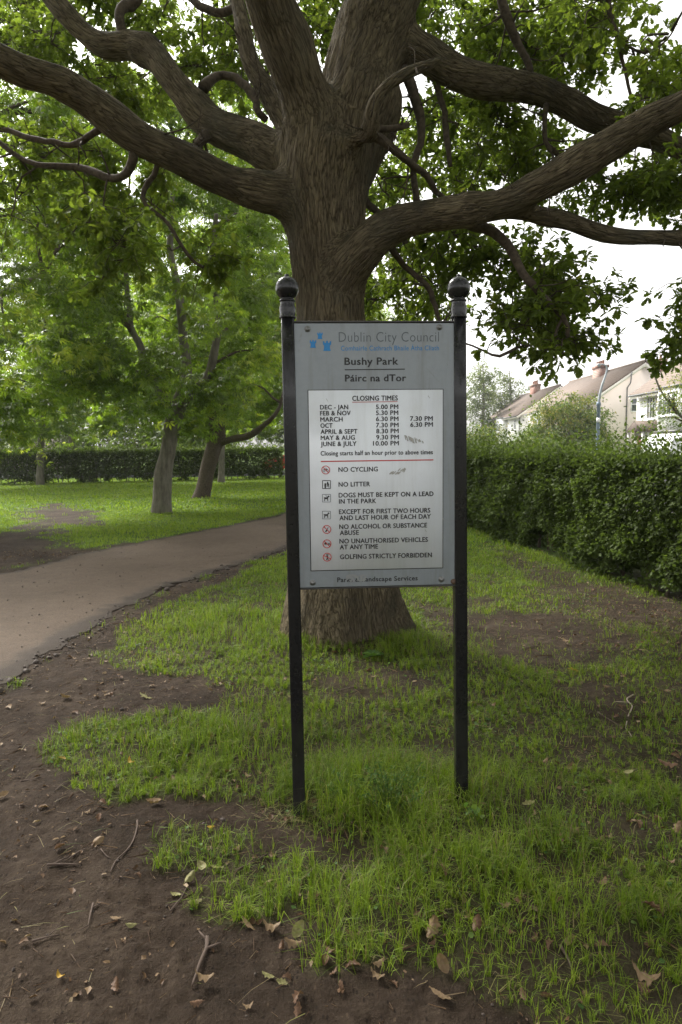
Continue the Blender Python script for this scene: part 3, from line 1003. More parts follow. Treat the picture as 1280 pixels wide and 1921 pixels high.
def put_text(mb, s, x0, x1, yb, cap, yface, bold=0.012):
    global CAPH
    if CAPH is None:
        v, _ = glyphs('H', 0.0); CAPH = v[:, 1].max() - v[:, 1].min()
    V, F = glyphs(s, min(bold, 0.0))
    ym = (yb)
    a, b = uv(x0, ym), uv(x1, ym - (x1 - x0) * 0.012)
    v0 = (a[1] + b[1]) / 2
    cs = abs(uv((x0 + x1) / 2, ym - cap)[1] - uv((x0 + x1) / 2, ym)[1]) / CAPH
    w0, w1 = V[:, 0].min(), V[:, 0].max()
    X = a[0] + (V[:, 0] - w0) / (w1 - w0) * (b[0] - a[0])
    mb.add(np.stack([X, np.full(len(X), yface), v0 + V[:, 1] * cs], -1), F)
    if bold > 0.004:                    # heavier strokes: struck twice, a hair apart
        for q_, (ox, oz) in enumerate(((bold, 0), (bold * .5, bold * .6))):
            mb.add(np.stack([X + ox * cs, np.full(len(X), yface + .0002 * (q_ + 1)), v0 + V[:, 1] * cs + oz * cs], -1), F)


def flat(mb, pts, yface):               # a flat outline given in picture positions on the board
    P = [uv(*p) for p in pts]
    mb.add([(p[0], yface, p[1]) for p in P], [tuple(range(len(P)))])


def line(name, mat, parent, *a):
    mb = MB(); put_text(mb, *a)
    return mb.build(name, M[mat], parent)


def rule(name, mat, parent, pts, yf):
    mb = MB(); flat(mb, pts, yf)
    return mb.build(name, M[mat], parent)


line('title_lettering', 'ink_grey', board, 'Dublin City Council', 636, 824, 642, 18.5, YB, -0.012)
line('subtitle_lettering', 'ink_blue', board, 'Comhairle Cathrach Bhaile Átha Cliath', 640, 824, 658.3, 9, YB, 0.0)
line('park_name_lettering', 'ink', board, 'Bushy Park', 646.5, 746.5, 684.8, 13.2, YB, 0.06)
line('park_name_lettering', 'ink', board, 'Páirc na dTor', 647.5, 761.5, 716, 12.4, YB, 0.06)
line('footer_lettering', 'ink', board, 'Parks & Landscape Services', 633, 783.5, 1091.5, 8.5, YB, 0.05)
rule('black_rule', 'ink', board, [(647, 694.4), (760, 693.2), (760, 691.4), (647, 692.5)], YB)
for cx, cy, s_ in ((600.5, 629.5, 6.0), (587.5, 645, 7.2), (613.8, 648.8, 9.2)):
    sh = [(-.78, 1.0), (.78, 1.0), (.62, .55), (.58, -.1), (.80, -.22), (.86, -.95), (.52, -.95), (.50, -.62), (.20, -.62), (.17, -1.06), (-.17, -1.06), (-.20, -.62), (-.50, -.62), (-.52, -.95), (-.86, -.95), (-.80, -.22), (-.58, -.1), (-.62, .55)]
    rule('castle_emblem', 'ink_blue', board, [(cx + x * s_, cy + y * s_) for x, y in sh][::-1], YB)
for bx, by in ((577, 617), (825, 613.5), (587, 1093), (828.5, 1087)):
    p = uv(bx, by)
    mb = MB(); mb.lathe([(0.0128, 0.0), (0.0128, -0.0015), (0.011, -0.0025), (0.007, -0.0028), (0.0068, -0.006), (0.0045, -0.0072), (0, -0.0075)], (p[0], YB + .0008, p[1]), 20, ax=1)
    mb.build('bolt', M['steel'], board, fix=True, smooth=False)
M['scuff'] = m_plain('scuff', (0.235, 0.245, 0.245), 0.7)
rs = random.Random(4)
mb = MB()
for k in range(70):                     # scuffs over the bottom line
    x0, y0 = rs.uniform(648, 684), rs.uniform(1078, 1090)
    flat(mb, [(x0, y0), (x0 + 3.2, y0 - 1.6), (x0 + 4.2, y0 + 0.5), (x0 + 1.0, y0 + 3.0)], YB - .0006 - k * 1.2e-5)
mb.build('scuff', M['scuff'], board)
for x0, y0, x1, y1 in ((563, 632, 566, 625), (560, 640, 563, 636), (560, 655, 561.5, 660), (838, 681, 840, 685), (770, 690, 792, 705), (800, 690, 824, 716), (792, 616, 797, 617)):
    rule('scuff', 'scuff', board, [(x0, y0), (x1, y1), (x1 + 1, y1 + 0.6), (x0 + 1, y0 + 0.6)], YB - .0004)
mb = MB()
p = uv(849, 1090)
mb.lathe([(0.012, 0), (0.012, -0.001), (0.0, -0.0012)], (BU1 - 0.006, YB - .0004, BV0 + 0.012), 9, ax=1)
mb.build('rust_stain', M['rusty'], board, fix=True)

# the white panel
pl = [uv(577, 731.5), uv(831, 729), uv(833, 1065.5), uv(583.5, 1072)]
PU0, PU1 = (pl[0][0] + pl[3][0]) / 2, (pl[1][0] + pl[2][0]) / 2
PV0, PV1 = (pl[2][1] + pl[3][1]) / 2, (pl[0][1] + pl[1][1]) / 2
mb = MB(); mb.box((PU0 + .003, YP, PV0 + .003), (PU1 - .003, -0.0215, PV1 - .003))
panel = mb.build('notice_panel', M['panel_white'], sign)
mb = MB(); mb.box((PU0, YP + .0006, PV0), (PU1, -0.0216, PV1))
mb.build('black_border', M['ink'], panel)
B_ = 0.055
line('lettering_line', 'ink', panel, 'CLOSING TIMES', 661, 746, 752, 9.0, YT, B_)
for s, a, b, y in (('DEC - JAN', 600.5, 653, 768.2), ('FEB & NOV', 600.5, 657.5, 779.5), ('MARCH', 601, 642.5, 791), ('OCT', 601.3, 623.5, 802.6), ('APRIL & SEPT', 601.5, 670.3, 814),
                   ('MAY & AUG', 601.7, 665.5, 825.6), ('JUNE & JULY', 601.7, 668.5, 837.1)):
    line('lettering_line', 'ink', panel, s, a, b, y, 8.2, YT, B_)
for s, a, b, y in (('5.00 PM', 705.5, 747, 767.6), ('5.30 PM', 705.5, 747, 778.8), ('6.30 PM', 705.5, 747.3, 790.2), ('7.30 PM', 705.5, 747.5, 801.8), ('8.30 PM', 706, 747.6, 813), ('9.30 PM', 706, 748, 824.5),
                   ('10.00 PM', 700, 748, 836), ('7.30 PM', 769.5, 811.7, 789.5), ('6.30 PM', 770, 812, 800.8)):
    line('lettering_line', 'ink', panel, s, a, b, y, 8.2, YT, B_)
line('lettering_line', 'ink', panel, 'Closing starts half an hour prior to above times', 601.7, 812, 854.6, 8.2, YT, 0.045)
for s, a, b, y in (('NO CYCLING', 635, 708.5, 885.2), ('NO LITTER', 635.3, 694, 913), ('DOGS MUST BE KEPT ON A LEAD', 635.5, 813, 933), ('IN THE PARK', 636, 705.5, 944.8), ('EXCEPT FOR FIRST TWO HOURS', 636, 807, 964),
                   ('AND LAST HOUR OF EACH DAY', 637, 808, 975.5), ('NO ALCOHOL OR SUBSTANCE', 636.6, 801, 992), ('ABUSE', 637.5, 673, 1003.8), ('NO UNAUTHORISED VEHICLES', 637, 802.5, 1019), ('AT ANY TIME', 637.5, 709, 1030.5),
                   ('GOLFING STRICTLY FORBIDDEN', 638, 810, 1048.2)):
    line('lettering_line', 'ink', panel, s, a, b, y, 8.4, YT, B_)
rule('red_rule', 'ink_red', panel, [(661, 755.0), (746, 753.8), (746, 752.8), (661, 753.9)], YT)
rule('red_rule', 'ink_red', panel, [(602, 866.7), (813.5, 863.6), (813.5, 861.6), (602, 864.6)], YT)


def ring2(mb, cx, cy, r, w, yface, n=28):
    pts = [(cx + r * math.cos(2 * math.pi * k / n), cy + r * math.sin(2 * math.pi * k / n)) for k in range(n)]
    ins = [(cx + (r - w) * math.cos(2 * math.pi * k / n), cy + (r - w) * math.sin(2 * math.pi * k / n)) for k in range(n)]
    P = [uv(*p) for p in pts + ins]
    mb.add([(p[0], yface, p[1]) for p in P], [((k + 1) % n, k, n + k, n + (k + 1) % n) for k in range(n)])


def stroke(mb, x0, y0, x1, y1, w, yface):
    L = math.hypot(x1 - x0, y1 - y0); nx, ny = -(y1 - y0) / L * w / 2, (x1 - x0) / L * w / 2
    flat(mb, [(x0 + nx, y0 + ny), (x1 + nx, y1 + ny), (x1 - nx, y1 - ny), (x0 - nx, y0 - ny)], yface)


YK = YT - .0006
for cx, cy in ((611.2, 881.6), (613.2, 993.2), (613.6, 1020.2), (614, 1045.2)):
    red = MB()
    ring2(red, cx, cy, 8.2, 1.4, YK)
    if cy > 1040:
        stroke(red, cx - 6.8, cy - 3.2, cx + 6.8, cy + 3.2, 1.4, YK)
    else:
        stroke(red, cx - 5.6, cy - 5.6, cx + 5.6, cy + 5.6, 1.4, YK)
    red.build('prohibition_mark', M['ink_red'], panel)
# cycle
blk = MB()
cx, cy = 611.2, 881.6
for dx in (-3.2, 3.2):
    ring2(blk, cx + dx, cy + 1.2, 2.5, 0.7, YT, 14)
stroke(blk, cx - 3.2, cy + 1.2, cx - .8, cy - 2.4, .7, YT); stroke(blk, cx - .8, cy - 2.4, cx + 2.2, cy - 2.4, .7, YT); stroke(blk, cx + 2.2, cy - 2.4, cx + 3.2, cy + 1.2, .7, YT); stroke(blk, cx, cy + 1.0, cx + 2.2, cy - 2.4, .7, YT)
blk.build('pictogram', M['ink'], panel); blk = MB()
# litter: framed figure at a bin
cx, cy = 612.7, 909
for a, b in (((-7.5, -7.5), (7.5, -7.5)), ((7.5, -7.5), (7.5, 7.5)), ((7.5, 7.5), (-7.5, 7.5)), ((-7.5, 7.5), (-7.5, -7.5))):
    stroke(blk, cx + a[0], cy + a[1], cx + b[0], cy + b[1], 1.3, YT)
flat(blk, [(cx - 4, cy), (cx - 3.4, cy + 6.8), (cx - 1.2, cy + 6.8), (cx - .6, cy)][::-1], YT)
ring2(blk, cx - 2.3, cy - 1.2, 1.6, 1.3, YT, 12)
flat(blk, [(cx + 1.2, cy - 5.6), (cx + 3.0, cy - 5.2), (cx + 5.2, cy + .6), (cx + 4.4, cy + 1.6), (cx + 5.6, cy + 5.6), (cx + 4.2, cy + 5.6), (cx + 2.6, cy + 1.4), (cx + 1.6, cy + 4.6), (cx + .2, cy + 4.4), (cx + 1.6, cy - 1.0), (cx - .6, cy + .2), (cx - .9, cy - .6), (cx + 1.0, cy - 2.6)], YT)
blk.build('pictogram', M['ink'], panel); blk = MB()
# two dogs in pale frames
for k, cy in enumerate((934.6, 966.2)):
    cx = 612.6
    pale = MB()
    for a, b in (((-7.5, -7.2), (7.5, -7.2)), ((7.5, -7.2), (7.5, 7.2)), ((7.5, 7.2), (-7.5, 7.2)), ((-7.5, 7.2), (-7.5, -7.2))):
        stroke(pale, cx + a[0], cy + a[1], cx + b[0], cy + b[1], .8, YT)
    flat(blk, [(cx - 5.4, cy - 1.8), (cx + 1.6, cy - 1.6), (cx + 2.4, cy - 3.6), (cx + 3.4, cy - 5.2), (cx + 5.8, cy - 3.8), (cx + 5.6, cy - 2.6), (cx + 4.0, cy - 2.2), (cx + 2.9, cy - .2), (cx + 3.3, cy + 5.4), (cx + 1.9, cy + 5.4),
               (cx + 1.3, cy + 1.6), (cx - 2.2, cy + 1.6), (cx - 3.1, cy + 5.6), (cx - 4.5, cy + 5.6), (cx - 3.9, cy + 1.0), (cx - 4.6, cy - .4)], YT)
    if k == 0:
        stroke(blk, cx - 1.6, cy - 5.4, cx + 1.9, cy - 2.0, .8, YT)
    pale.build('pictogram_frame', M['ink_grey'], panel)
    blk.build('pictogram', M['ink'], panel); blk = MB()
cx, cy = 613.2, 993.2                    # bottle
flat(blk, [(cx + 2.6, cy - 4.4), (cx + 3.4, cy - 3.8), (cx + 1.4, cy - .4), (cx + 1.2, cy + 1.6), (cx - 1.2, cy + 5.2), (cx - 3.0, cy + 4.0), (cx - .8, cy + .2), (cx + .4, cy - 1.0)], YT)
blk.build('pictogram', M['ink'], panel); blk = MB()
cx, cy = 613.6, 1020.2                   # car and motorcycle
flat(blk, [(cx - 4.8, cy + 1.4), (cx - 5.0, cy - 1.0), (cx - 3.6, cy - 2.8), (cx - 1.0, cy - 2.8), (cx + .4, cy - .8), (cx + .4, cy + 1.4)], YT)
ring2(blk, cx + 1.8, cy + .8, 1.6, .9, YT, 12); ring2(blk, cx + 5.0, cy + .8, 1.6, .9, YT, 12); stroke(blk, cx + 1.8, cy + .4, cx + 4.6, cy - 1.6, 1.1, YT)
blk.build('pictogram', M['ink'], panel); blk = MB()
cx, cy = 614, 1045.2                     # golfer
ring2(blk, cx - .2, cy - 4.8, 1.3, 1.0, YT, 10)
flat(blk, [(cx - 1.6, cy - 3.4), (cx + .8, cy - 3.2), (cx + 2.2, cy + .4), (cx + 1.8, cy + 2.4), (cx + 2.8, cy + 6.0), (cx + 1.2, cy + 6.0), (cx + .2, cy + 2.6), (cx - .8, cy + 5.8), (cx - 2.2, cy + 5.4), (cx - .4, cy + .6)], YT)
stroke(blk, cx + .8, cy - 3.4, cx + 3.6, cy - 5.2, .8, YT)
blk.build('pictogram', M['ink'], panel)
sc = MB()
for k in range(15):
    x0 = 758 + k * 2.4 + rs.uniform(-1, 1); y0 = 816 + k * 0.75 + rs.uniform(-1, 1); L = rs.uniform(4, 10) * (1 - .5 * (k > 9))
    flat(sc, [(x0, y0), (x0 + 2.0 * L / 8, y0 + L), (x0 + 2.0 * L / 8 + 1.5, y0 + L - .3), (x0 + 1.6, y0 - .4)], YT - .0004 - k * 3e-5)
sc.build('scratch', M['scratch'], panel); sc = MB()
for k in range(22):
    x0 = 730 + rs.uniform(0, 31); f = (x0 - 730) / 33
    y0 = 889 - 9 * f + rs.uniform(-2, 5) * (1 if 0.2 < f < .85 else .4); L = rs.uniform(2.5, 7)
    flat(sc, [(x0, y0), (x0 + L * .75, y0 - L * .7), (x0 + L * .75 + 1.2, y0 - L * .7 + .9), (x0 + 1.3, y0 + 1.2)][::-1], YT - .0004 - k * 3e-5)
sc.build('scratch', M['scratch'], panel)
for x0, y0 in ((612, 748), (803, 742), (797, 993), (830, 971)):
    rule('scratch', 'scratch', panel, [(x0, y0), (x0 + 3, y0 + 5), (x0 + 3.6, y0 + 4.8), (x0 + .6, y0 - .2)], YT - .0004)

# ------------------------------------------------------------------ the oak
def limb(pts, step=0.03):
    """pts: (px, py, width in picture px, distance)"""
    P = np.array([at(a, b, d) for a, b, w, d in pts])
    r = np.array([w * 0.5 * d / FPX * (1.0 if len(pts) == 12 and pts[0][2] == 290 else 0.83) for a, b, w, d in pts])
    return resample(P, r, step)


TRUNK = [(646, 1245, 290, 5.84), (645, 1205, 262, 5.84), (642, 1160, 234, 5.84), (640, 1100, 208, 5.84), (634, 1000, 172, 5.84), (627, 860, 146, 5.84), (622, 700, 133, 5.84), (619, 580, 126, 5.84),
         (616, 500, 133, 5.84), (612, 420, 145, 5.84), (610, 340, 166, 5.84), (618, 280, 178, 5.84)]
BIG = [
    [(592, 440, 70, 5.82), (572, 395, 92, 5.78), (540, 366, 96, 5.72), (490, 356, 86, 5.66), (430, 338, 80, 5.6), (340, 292, 76, 5.5), (260, 258, 73, 5.4), (180, 204, 72, 5.3), (110, 166, 70, 5.2), (50, 148, 70, 5.1), (0, 122, 68, 5.0), (-90, 66, 62, 4.85), (-230, -30, 50, 4.7), (-380, -160, 34, 4.5), (-540, -240, 18, 4.4), (-680, -330, 5, 4.4)],
    [(600, 360, 90, 5.92), (578, 318, 110, 5.95), (540, 292, 104, 6.0), (490, 268, 90, 6.05), (440, 250, 80, 6.1), (392, 226, 72, 6.15), (352, 186, 62, 6.2), (322, 150, 54, 6.3), (285, 106, 52, 6.4), (240, 86, 54, 6.5), (195, 80, 52, 6.55), (150, 52, 46, 6.6), (112, 12, 44, 6.7), (75, -50, 40, 6.8), (10, -150, 30, 7.0)],
    [(560, 280, 70, 6.1), (540, 236, 60, 6.2), (518, 190, 56, 6.3), (494, 152, 46, 6.35), (470, 112, 36, 6.4), (457, 62, 32, 6.5), (447, 12, 30, 6.6), (430, -60, 26, 6.8)],
    [(600, 310, 140, 5.8), (592, 240, 126, 5.7), (582, 190, 116, 5.62), (558, 120, 108, 5.5), (530, 50, 102, 5.4), (510, 0, 97, 5.3), (480, -100, 84, 5.15), (455, -240, 64, 5.0), (440, -380, 44, 5.0)],
    [(630, 320, 165, 5.84), (644, 250, 168, 5.88), (660, 190, 172, 5.92), (684, 120, 172, 5.95), (708, 50, 158, 6.0), (735, -20, 140, 6.0), (770, -160, 110, 6.1), (800, -330, 70, 6.2)],
    [(680, 60, 70, 6.1), (682, 10, 62, 6.2), (690, -60, 54, 6.3), (680, -200, 40, 6.4)],
    [(725, 70, 90, 6.0), (780, 96, 82, 6.05), (830, 128, 70, 6.1), (885, 143, 64, 6.15), (950, 152, 62, 6.2), (1010, 167, 62, 6.25), (1060, 190, 61, 6.3), (1110, 222, 59, 6.3), (1170, 240, 55, 6.35), (1230, 262, 50, 6.4), (1290, 292, 46, 6.4), (1380, 330, 38, 6.5), (1520, 390, 26, 6.6), (1680, 430, 12, 6.7), (1800, 470, 3, 6.8)],
    [(612, 590, 70, 5.80), (624, 545, 96, 5.74), (645, 496, 112, 5.62), (668, 466, 100, 5.53), (700, 440, 84, 5.46), (750, 417, 72, 5.38), (800, 405, 68, 5.3), (860, 396, 69, 5.22), (930, 386, 72, 5.14), (990, 366, 73, 5.05), (1050, 336, 70, 4.95), (1110, 302, 68, 4.88), (1170, 267, 68, 4.8), (1230, 232, 67, 4.7), (1290, 200, 66, 4.6), (1400, 130, 58, 4.5), (1560, 20, 44, 4.3), (1760, -120, 26, 4.1), (1960, -240, 6, 4.0)],
    [(940, 390, 60, 5.16), (1000, 399, 46, 5.2), (1070, 413, 41, 5.25), (1130, 431, 38, 5.3), (1200, 441, 34, 5.35), (1290, 446, 32, 5.4), (1400, 440, 26, 5.4), (1520, 462, 16, 5.4), (1640, 470, 8, 5.4), (1720, 500, 3, 5.4)],
]
MID = [
    [(378, 168, 30, 6.18), (392, 150, 26, 6.25), (415, 143, 23, 6.3), (448, 154, 22, 6.3), (470, 180, 22, 6.25), (488, 212, 20, 6.2), (508, 236, 18, 6.2)],
    [(226, 80, 30, 6.5), (226, 48, 28, 6.5), (236, 18, 27, 6.55), (262, -6, 26, 6.6), (300, -60, 22, 6.7)],
    [(452, 10, 22, 6.6), (400, 20, 20, 6.7), (368, 4, 18, 6.8), (345, -40, 16, 6.9)],
    [(205, 228, 24, 5.38), (165, 260, 17, 5.5), (105, 266, 16, 5.6), (50, 256, 14, 5.7), (-20, 238, 12, 5.8)],
    [(258, 285, 30, 5.42), (243, 318, 26, 5.5), (215, 336, 22, 5.6), (185, 330, 20, 5.65), (140, 316, 18, 5.75), (85, 310, 16, 5.8), (42, 296, 14, 5.85), (-10, 262, 11, 5.9)],
    [(300, 300, 16, 5.46), (292, 325, 15, 5.5), (270, 352, 14, 5.55), (270, 384, 12, 5.55), (310, 416, 11, 5.6), (340, 462, 9, 5.6), (370, 496, 8, 5.65), (396, 512, 6, 5.7)],
    [(392, 250, 30, 6.1), (370, 272, 26, 6.0), (352, 290, 24, 5.9), (335, 300, 22, 5.6)],
    [(855, 398, 34, 5.25), (885, 425, 30, 5.35), (920, 436, 27, 5.4), (950, 460, 24, 5.4), (970, 500, 22, 5.35), (998, 532, 21, 5.3), (1032, 568, 18, 5.3), (1060, 598, 15, 5.25), (1066, 640, 10, 5.25)],
    [(715, 432, 26, 5.6), (738, 470, 20, 5.75), (770, 506, 17, 5.85), (806, 546, 16, 5.85), (824, 585, 14, 5.85), (832, 640, 11, 5.85)],
    [(668, 258, 46, 5.5), (694, 246, 40, 5.3), (697, 215, 30, 5.26), (706, 190, 26, 5.24), (735, 156, 25, 5.22), (770, 132, 24, 5.2), (806, 116, 20, 5.2), (830, 106, 12, 5.2)],
    [(690, 246, 34, 5.32), (722, 266, 24, 5.4), (752, 296, 21, 5.5), (790, 326, 20, 5.7), (828, 362, 18, 5.85), (860, 400, 14, 6.0)],
    [(700, 244, 20, 5.34), (735, 242, 19, 5.36), (768, 237, 17, 5.38)],
    [(752, 120, 30, 6.05), (772, 172, 26, 6.1), (786, 222, 25, 6.1), (787, 270, 22, 6.1), (778, 320, 20, 6.1), (784, 390, 18, 6.1)],
    [(800, 130, 24, 6.1), (822, 160, 20, 6.15), (833, 205, 18, 6.2), (838, 255, 16, 6.2), (843, 310, 12, 6.2)],
    [(1135, -20, 14, 5.6), (1148, 40, 14, 5.6), (1160, 80, 13, 5.6), (1172, 130, 11, 5.6), (1182, 180, 9, 5.6), (1192, 222, 6, 5.6)],
    [(938, -10, 26, 6.2), (958, 45, 24, 6.2), (972, 85, 22, 6.2), (990, 118, 20, 6.2), (996, 150, 18, 6.22)],
    [(1026, 190, 16, 6.25), (1024, 235, 15, 6.25), (1026, 275, 13, 6.25), (1042, 290, 10, 6.25), (1052, 310, 7, 6.25)],
    [(1062, 600, 10, 5.25), (1032, 640, 9, 5.28), (1000, 650, 9, 5.3), (970, 657, 9, 5.32), (935, 668, 9, 5.36), (905, 656, 7, 5.4), (875, 640, 6, 5.42)],
    [(1150, 52, 10, 5.6), (1175, 85, 7, 5.6), (1210, 100, 6, 5.6), (1250, 70, 5, 5.6), (1275, 30, 4, 5.6)],
    [(690, 380, 26, 5.95), (708, 402, 22, 6.1), (735, 425, 18, 6.2), (770, 470, 14, 6.3)],
]
oak = empty('oak_tree', (TREE_XY[0], TREE_XY[1], 0), 'massive old oak with a ridged trunk and spreading limbs behind the notice board', 'tree')
LIMBS = [limb(TRUNK)] + [limb(b) for b in BIG]
MIDL = [limb(m) for m in MID]
inv = -np.array([TREE_XY[0], TREE_XY[1], 0])
mb = MB()
for k, (P, r) in enumerate(LIMBS + [m for m in MIDL if m[1].max() > 0.078]):
    # knobbly: radius and axis wander a little
    n = len(P)
    s = np.arange(n) * 0.03
    wig = np.stack([vn2(s * 2.3, s * 0 + k * 3.1 + j, 5) - .5 for j in range(3)], -1) * (0.55 * r[:, None]) * (k > 0) + np.stack([vn2(s * .9, s * 0 + k * 3.1 + j, 6) - .5 for j in range(3)], -1) * (0.5 * r[:, None]) * (k > 0) * np.clip(s / .6, 0, 1)[:, None]
    P2 = P + wig
    r2 = r * (1 + 0.26 * (vn2(s * 3.7, s * 0 + k * 5.3, 8) - .5) * (k > 0))
    for _ in range(3 if 0 < k <= len(BIG) else 0):      # old collars and burrs
        r2 = r2 * (1 + rng.uniform(.08, .2) * np.clip(.13 / r2, 0, 1) ** 2 * np.exp(-((s - rng.uniform(min(1.3, .8 * s[-1]), s[-1])) / rng.uniform(.06, .12)) ** 2))
    V, F = tube(P2, r2, 20)
    if k == 0:                          # buttressed foot
        c = np.repeat(P2, 20, axis=0)
        rel = V[:len(c)] - c
        ang = np.arctan2(rel[:, 1], rel[:, 0])
        fl = 1 + (0.13 * np.cos(3 * ang + 0.7) + 0.09 * np.cos(5 * ang + 2.1)) * np.clip(1 - (V[:len(c), 2]) / 0.75, 0, 1) ** 1.5 + 0.025 * np.cos(4 * ang + 1.0)
        V[:len(c)] = c + rel * fl[:, None]
    mb.add(V, F)
me0 = mb.mesh('trunk')
o = link('trunk', me0)
m = o.modifiers.new('remesh', 'REMESH'); m.mode = 'VOXEL'; m.voxel_size = 0.0145; m.adaptivity = 0
m = o.modifiers.new('smooth', 'SMOOTH'); m.iterations = 6; m.factor = 0.5
dg = bpy.context.evaluated_depsgraph_get()
me = bpy.data.meshes.new_from_object(o.evaluated_get(dg))
bpy.data.objects.remove(o)
nv = len(me.vertices)
V = np.zeros(nv * 3, np.float32); me.vertices.foreach_get('co', V); V = V.reshape(-1, 3).astype(float)
N = np.zeros(nv * 3, np.float32); me.vertices.foreach_get('normal', N); N = N.reshape(-1, 3).astype(float)
print('oak verts', nv)
sk, skT, skN, skB, skr, sks = [], [], [], [], [], []
off = 0
for P, r in LIMBS + [m for m in MIDL if m[1].max() > 0.078]:
    T, n_, b_ = frames(P)
    sk.append(P); skT.append(T); skN.append(n_); skB.append(b_); skr.append(r)
    sks.append(off + np.concatenate([[0], np.cumsum(np.linalg.norm(np.diff(P, axis=0), axis=1))])); off += 37.0
sk, skT, skN, skB, skr, sks = [np.concatenate(v) for v in (sk, skT, skN, skB, skr, sks)]
near = np.zeros(nv, int)
s2 = (sk ** 2).sum(1) - skr ** 2
for i in range(0, nv, 20000):
    v = V[i:i + 20000]
    near[i:i + 20000] = np.argmin(((v ** 2).sum(1)[:, None] + s2[None, :] - 2 * v @ sk.T) / (skr[None, :] + 0.05), axis=1)
# let every joint between limbs swell into the wood it grows from, instead of meeting at an edge
lid = np.concatenate([np.full(len(P), i) for i, (P, r) in enumerate(LIMBS + [m for m in MIDL if m[1].max() > 0.078])])
nl = lid.max() + 1
d1, d2 = np.full(nv, 9.0), np.full(nv, 9.0)
for i in range(nl):
    s_ = sk[lid == i]; rr_ = skr[lid == i]
    lo_, hi_ = s_.min(0) - .8, s_.max(0) + .8
    ix = np.where(((V > lo_) & (V < hi_)).all(1))[0]
    for j in range(0, len(ix), 30000):
        v = V[ix[j:j + 30000]]
        dd = (np.sqrt(np.maximum((v ** 2).sum(1)[:, None] + (s_ ** 2).sum(1)[None, :] - 2 * v @ s_.T, 0)) - rr_[None, :]).min(1)
        a_, b_ = d1[ix[j:j + 30000]], d2[ix[j:j + 30000]]
        d2[ix[j:j + 30000]] = np.where(dd < a_, a_, np.minimum(b_, dd))
        d1[ix[j:j + 30000]] = np.minimum(a_, dd)
msk = (1 - sstep(0.05, 0.19, d2)) * 0.6
ed_ = np.zeros(len(me.edges) * 2, np.int32); me.edges.foreach_get('vertices', ed_); ed_ = ed_.reshape(-1, 2)
sel = (msk[ed_[:, 0]] > 0) | (msk[ed_[:, 1]] > 0)
ed_ = ed_[sel]
deg = np.maximum(np.bincount(ed_.ravel(), minlength=nv), 1)
for it in range(130):
    acc = np.stack([np.bincount(ed_[:, 0], V[ed_[:, 1], k], nv) + np.bincount(ed_[:, 1], V[ed_[:, 0], k], nv) for k in range(3)], -1) / deg[:, None]
    V = np.where(msk[:, None] > 0, V + (acc - V) * msk[:, None], V)
me.vertices.foreach_set('co', V.astype(np.float32).ravel()); me.update()
N = np.zeros(nv * 3, np.float32); me.vertices.foreach_get('normal', N); N = N.reshape(-1, 3).astype(float)
rel = V - sk[near]
A_ = np.stack([(rel * skN[near]).sum(1), (rel * skB[near]).sum(1), (rel * skT[near]).sum(1) + sks[near]], -1)
rr = skr[near]
wp = vn3(A_[:, 0] * 6, A_[:, 1] * 6, A_[:, 2] * 4, 11) - .5
wp2 = vn3(A_[:, 0] * 6, A_[:, 1] * 6, A_[:, 2] * 4, 12) - .5
fx, fy, fz = A_[:, 0] * 13 + wp * .8, A_[:, 1] * 13 + wp2 * .8, A_[:, 2] * 1.6 + wp * .5
rg = 1 - np.abs(2 * vn3(fx, fy, fz, 1) - 1)
rg2 = 1 - np.abs(2 * vn3(fx * 1.9, fy * 1.9, fz * 1.5, 2) - 1)
h = 1 - (0.65 * rg ** 1.6 + 0.35 * rg2 ** 1.3)          # deep narrow cracks
h = np.clip(h, 0, 1)
amp = np.clip(rr / 0.34, 0.12, 1.15)
lump = (vn3(V[:, 0] * 5, V[:, 1] * 5, V[:, 2] * 3.5, 21) - .5) * 1.3 + (np.clip(vn3(V[:, 0] * 9, V[:, 1] * 9, V[:, 2] * 8, 22), .62, 1) - .62) * 1.6
Vn = V + N * ((h - 0.55) * 0.020 * amp + lump * 0.05 * np.clip(rr, 0.05, 0.35))[:, None]
me.vertices.foreach_set('co', (Vn + inv).astype(np.float32).ravel())
a = me.attributes.new('ridge', 'FLOAT', 'POINT'); a.data.foreach_set('value', h.astype(np.float32))
vi = np.zeros(len(me.loops), np.int32); me.loops.foreach_get('vertex_index', vi)
tot = np.zeros(len(me.polygons), np.int32); me.polygons.foreach_get('loop_total', tot)
sta = np.zeros(len(me.polygons), np.int32); me.polygons.foreach_get('loop_start', sta)
first = np.repeat(vi[sta], tot)
G_ = np.where((lid[near[vi]] == lid[near[first]])[:, None], A_[vi], A_[first])   # no stretching across a joint
a = me.attributes.new('grain', 'FLOAT_VECTOR', 'CORNER'); a.data.foreach_set('vector', G_.astype(np.float32).ravel())
me.polygons.foreach_set('use_smooth', np.ones(len(me.polygons), bool))
me.update()
me.materials.clear()
trunk_o = link('trunk', me, oak, M['oak_bark'])

mb = MB()
NODES = [np.concatenate([p for p, _ in LIMBS[1:] + MIDL])]
for k, (P, r) in enumerate(MIDL):
    if r.max() > 0.078:
        continue
    s = np.arange(len(P)) * 0.03
    wig = np.stack([vn2(s * 5, s * 0 + k * 3.1 + j, 15) - .5 for j in range(3)], -1) * 0.05 + np.stack([vn2(s * 14, s * 0 + k * 3.1 + j, 16) - .5 for j in range(3)], -1) * 0.02
    mb.tube((P + wig)[::2], r[::2] * .8 * (1 + .3 * (vn2(s[::2] * 6, s[::2] * 0 + k, 19) - .5)), 8)

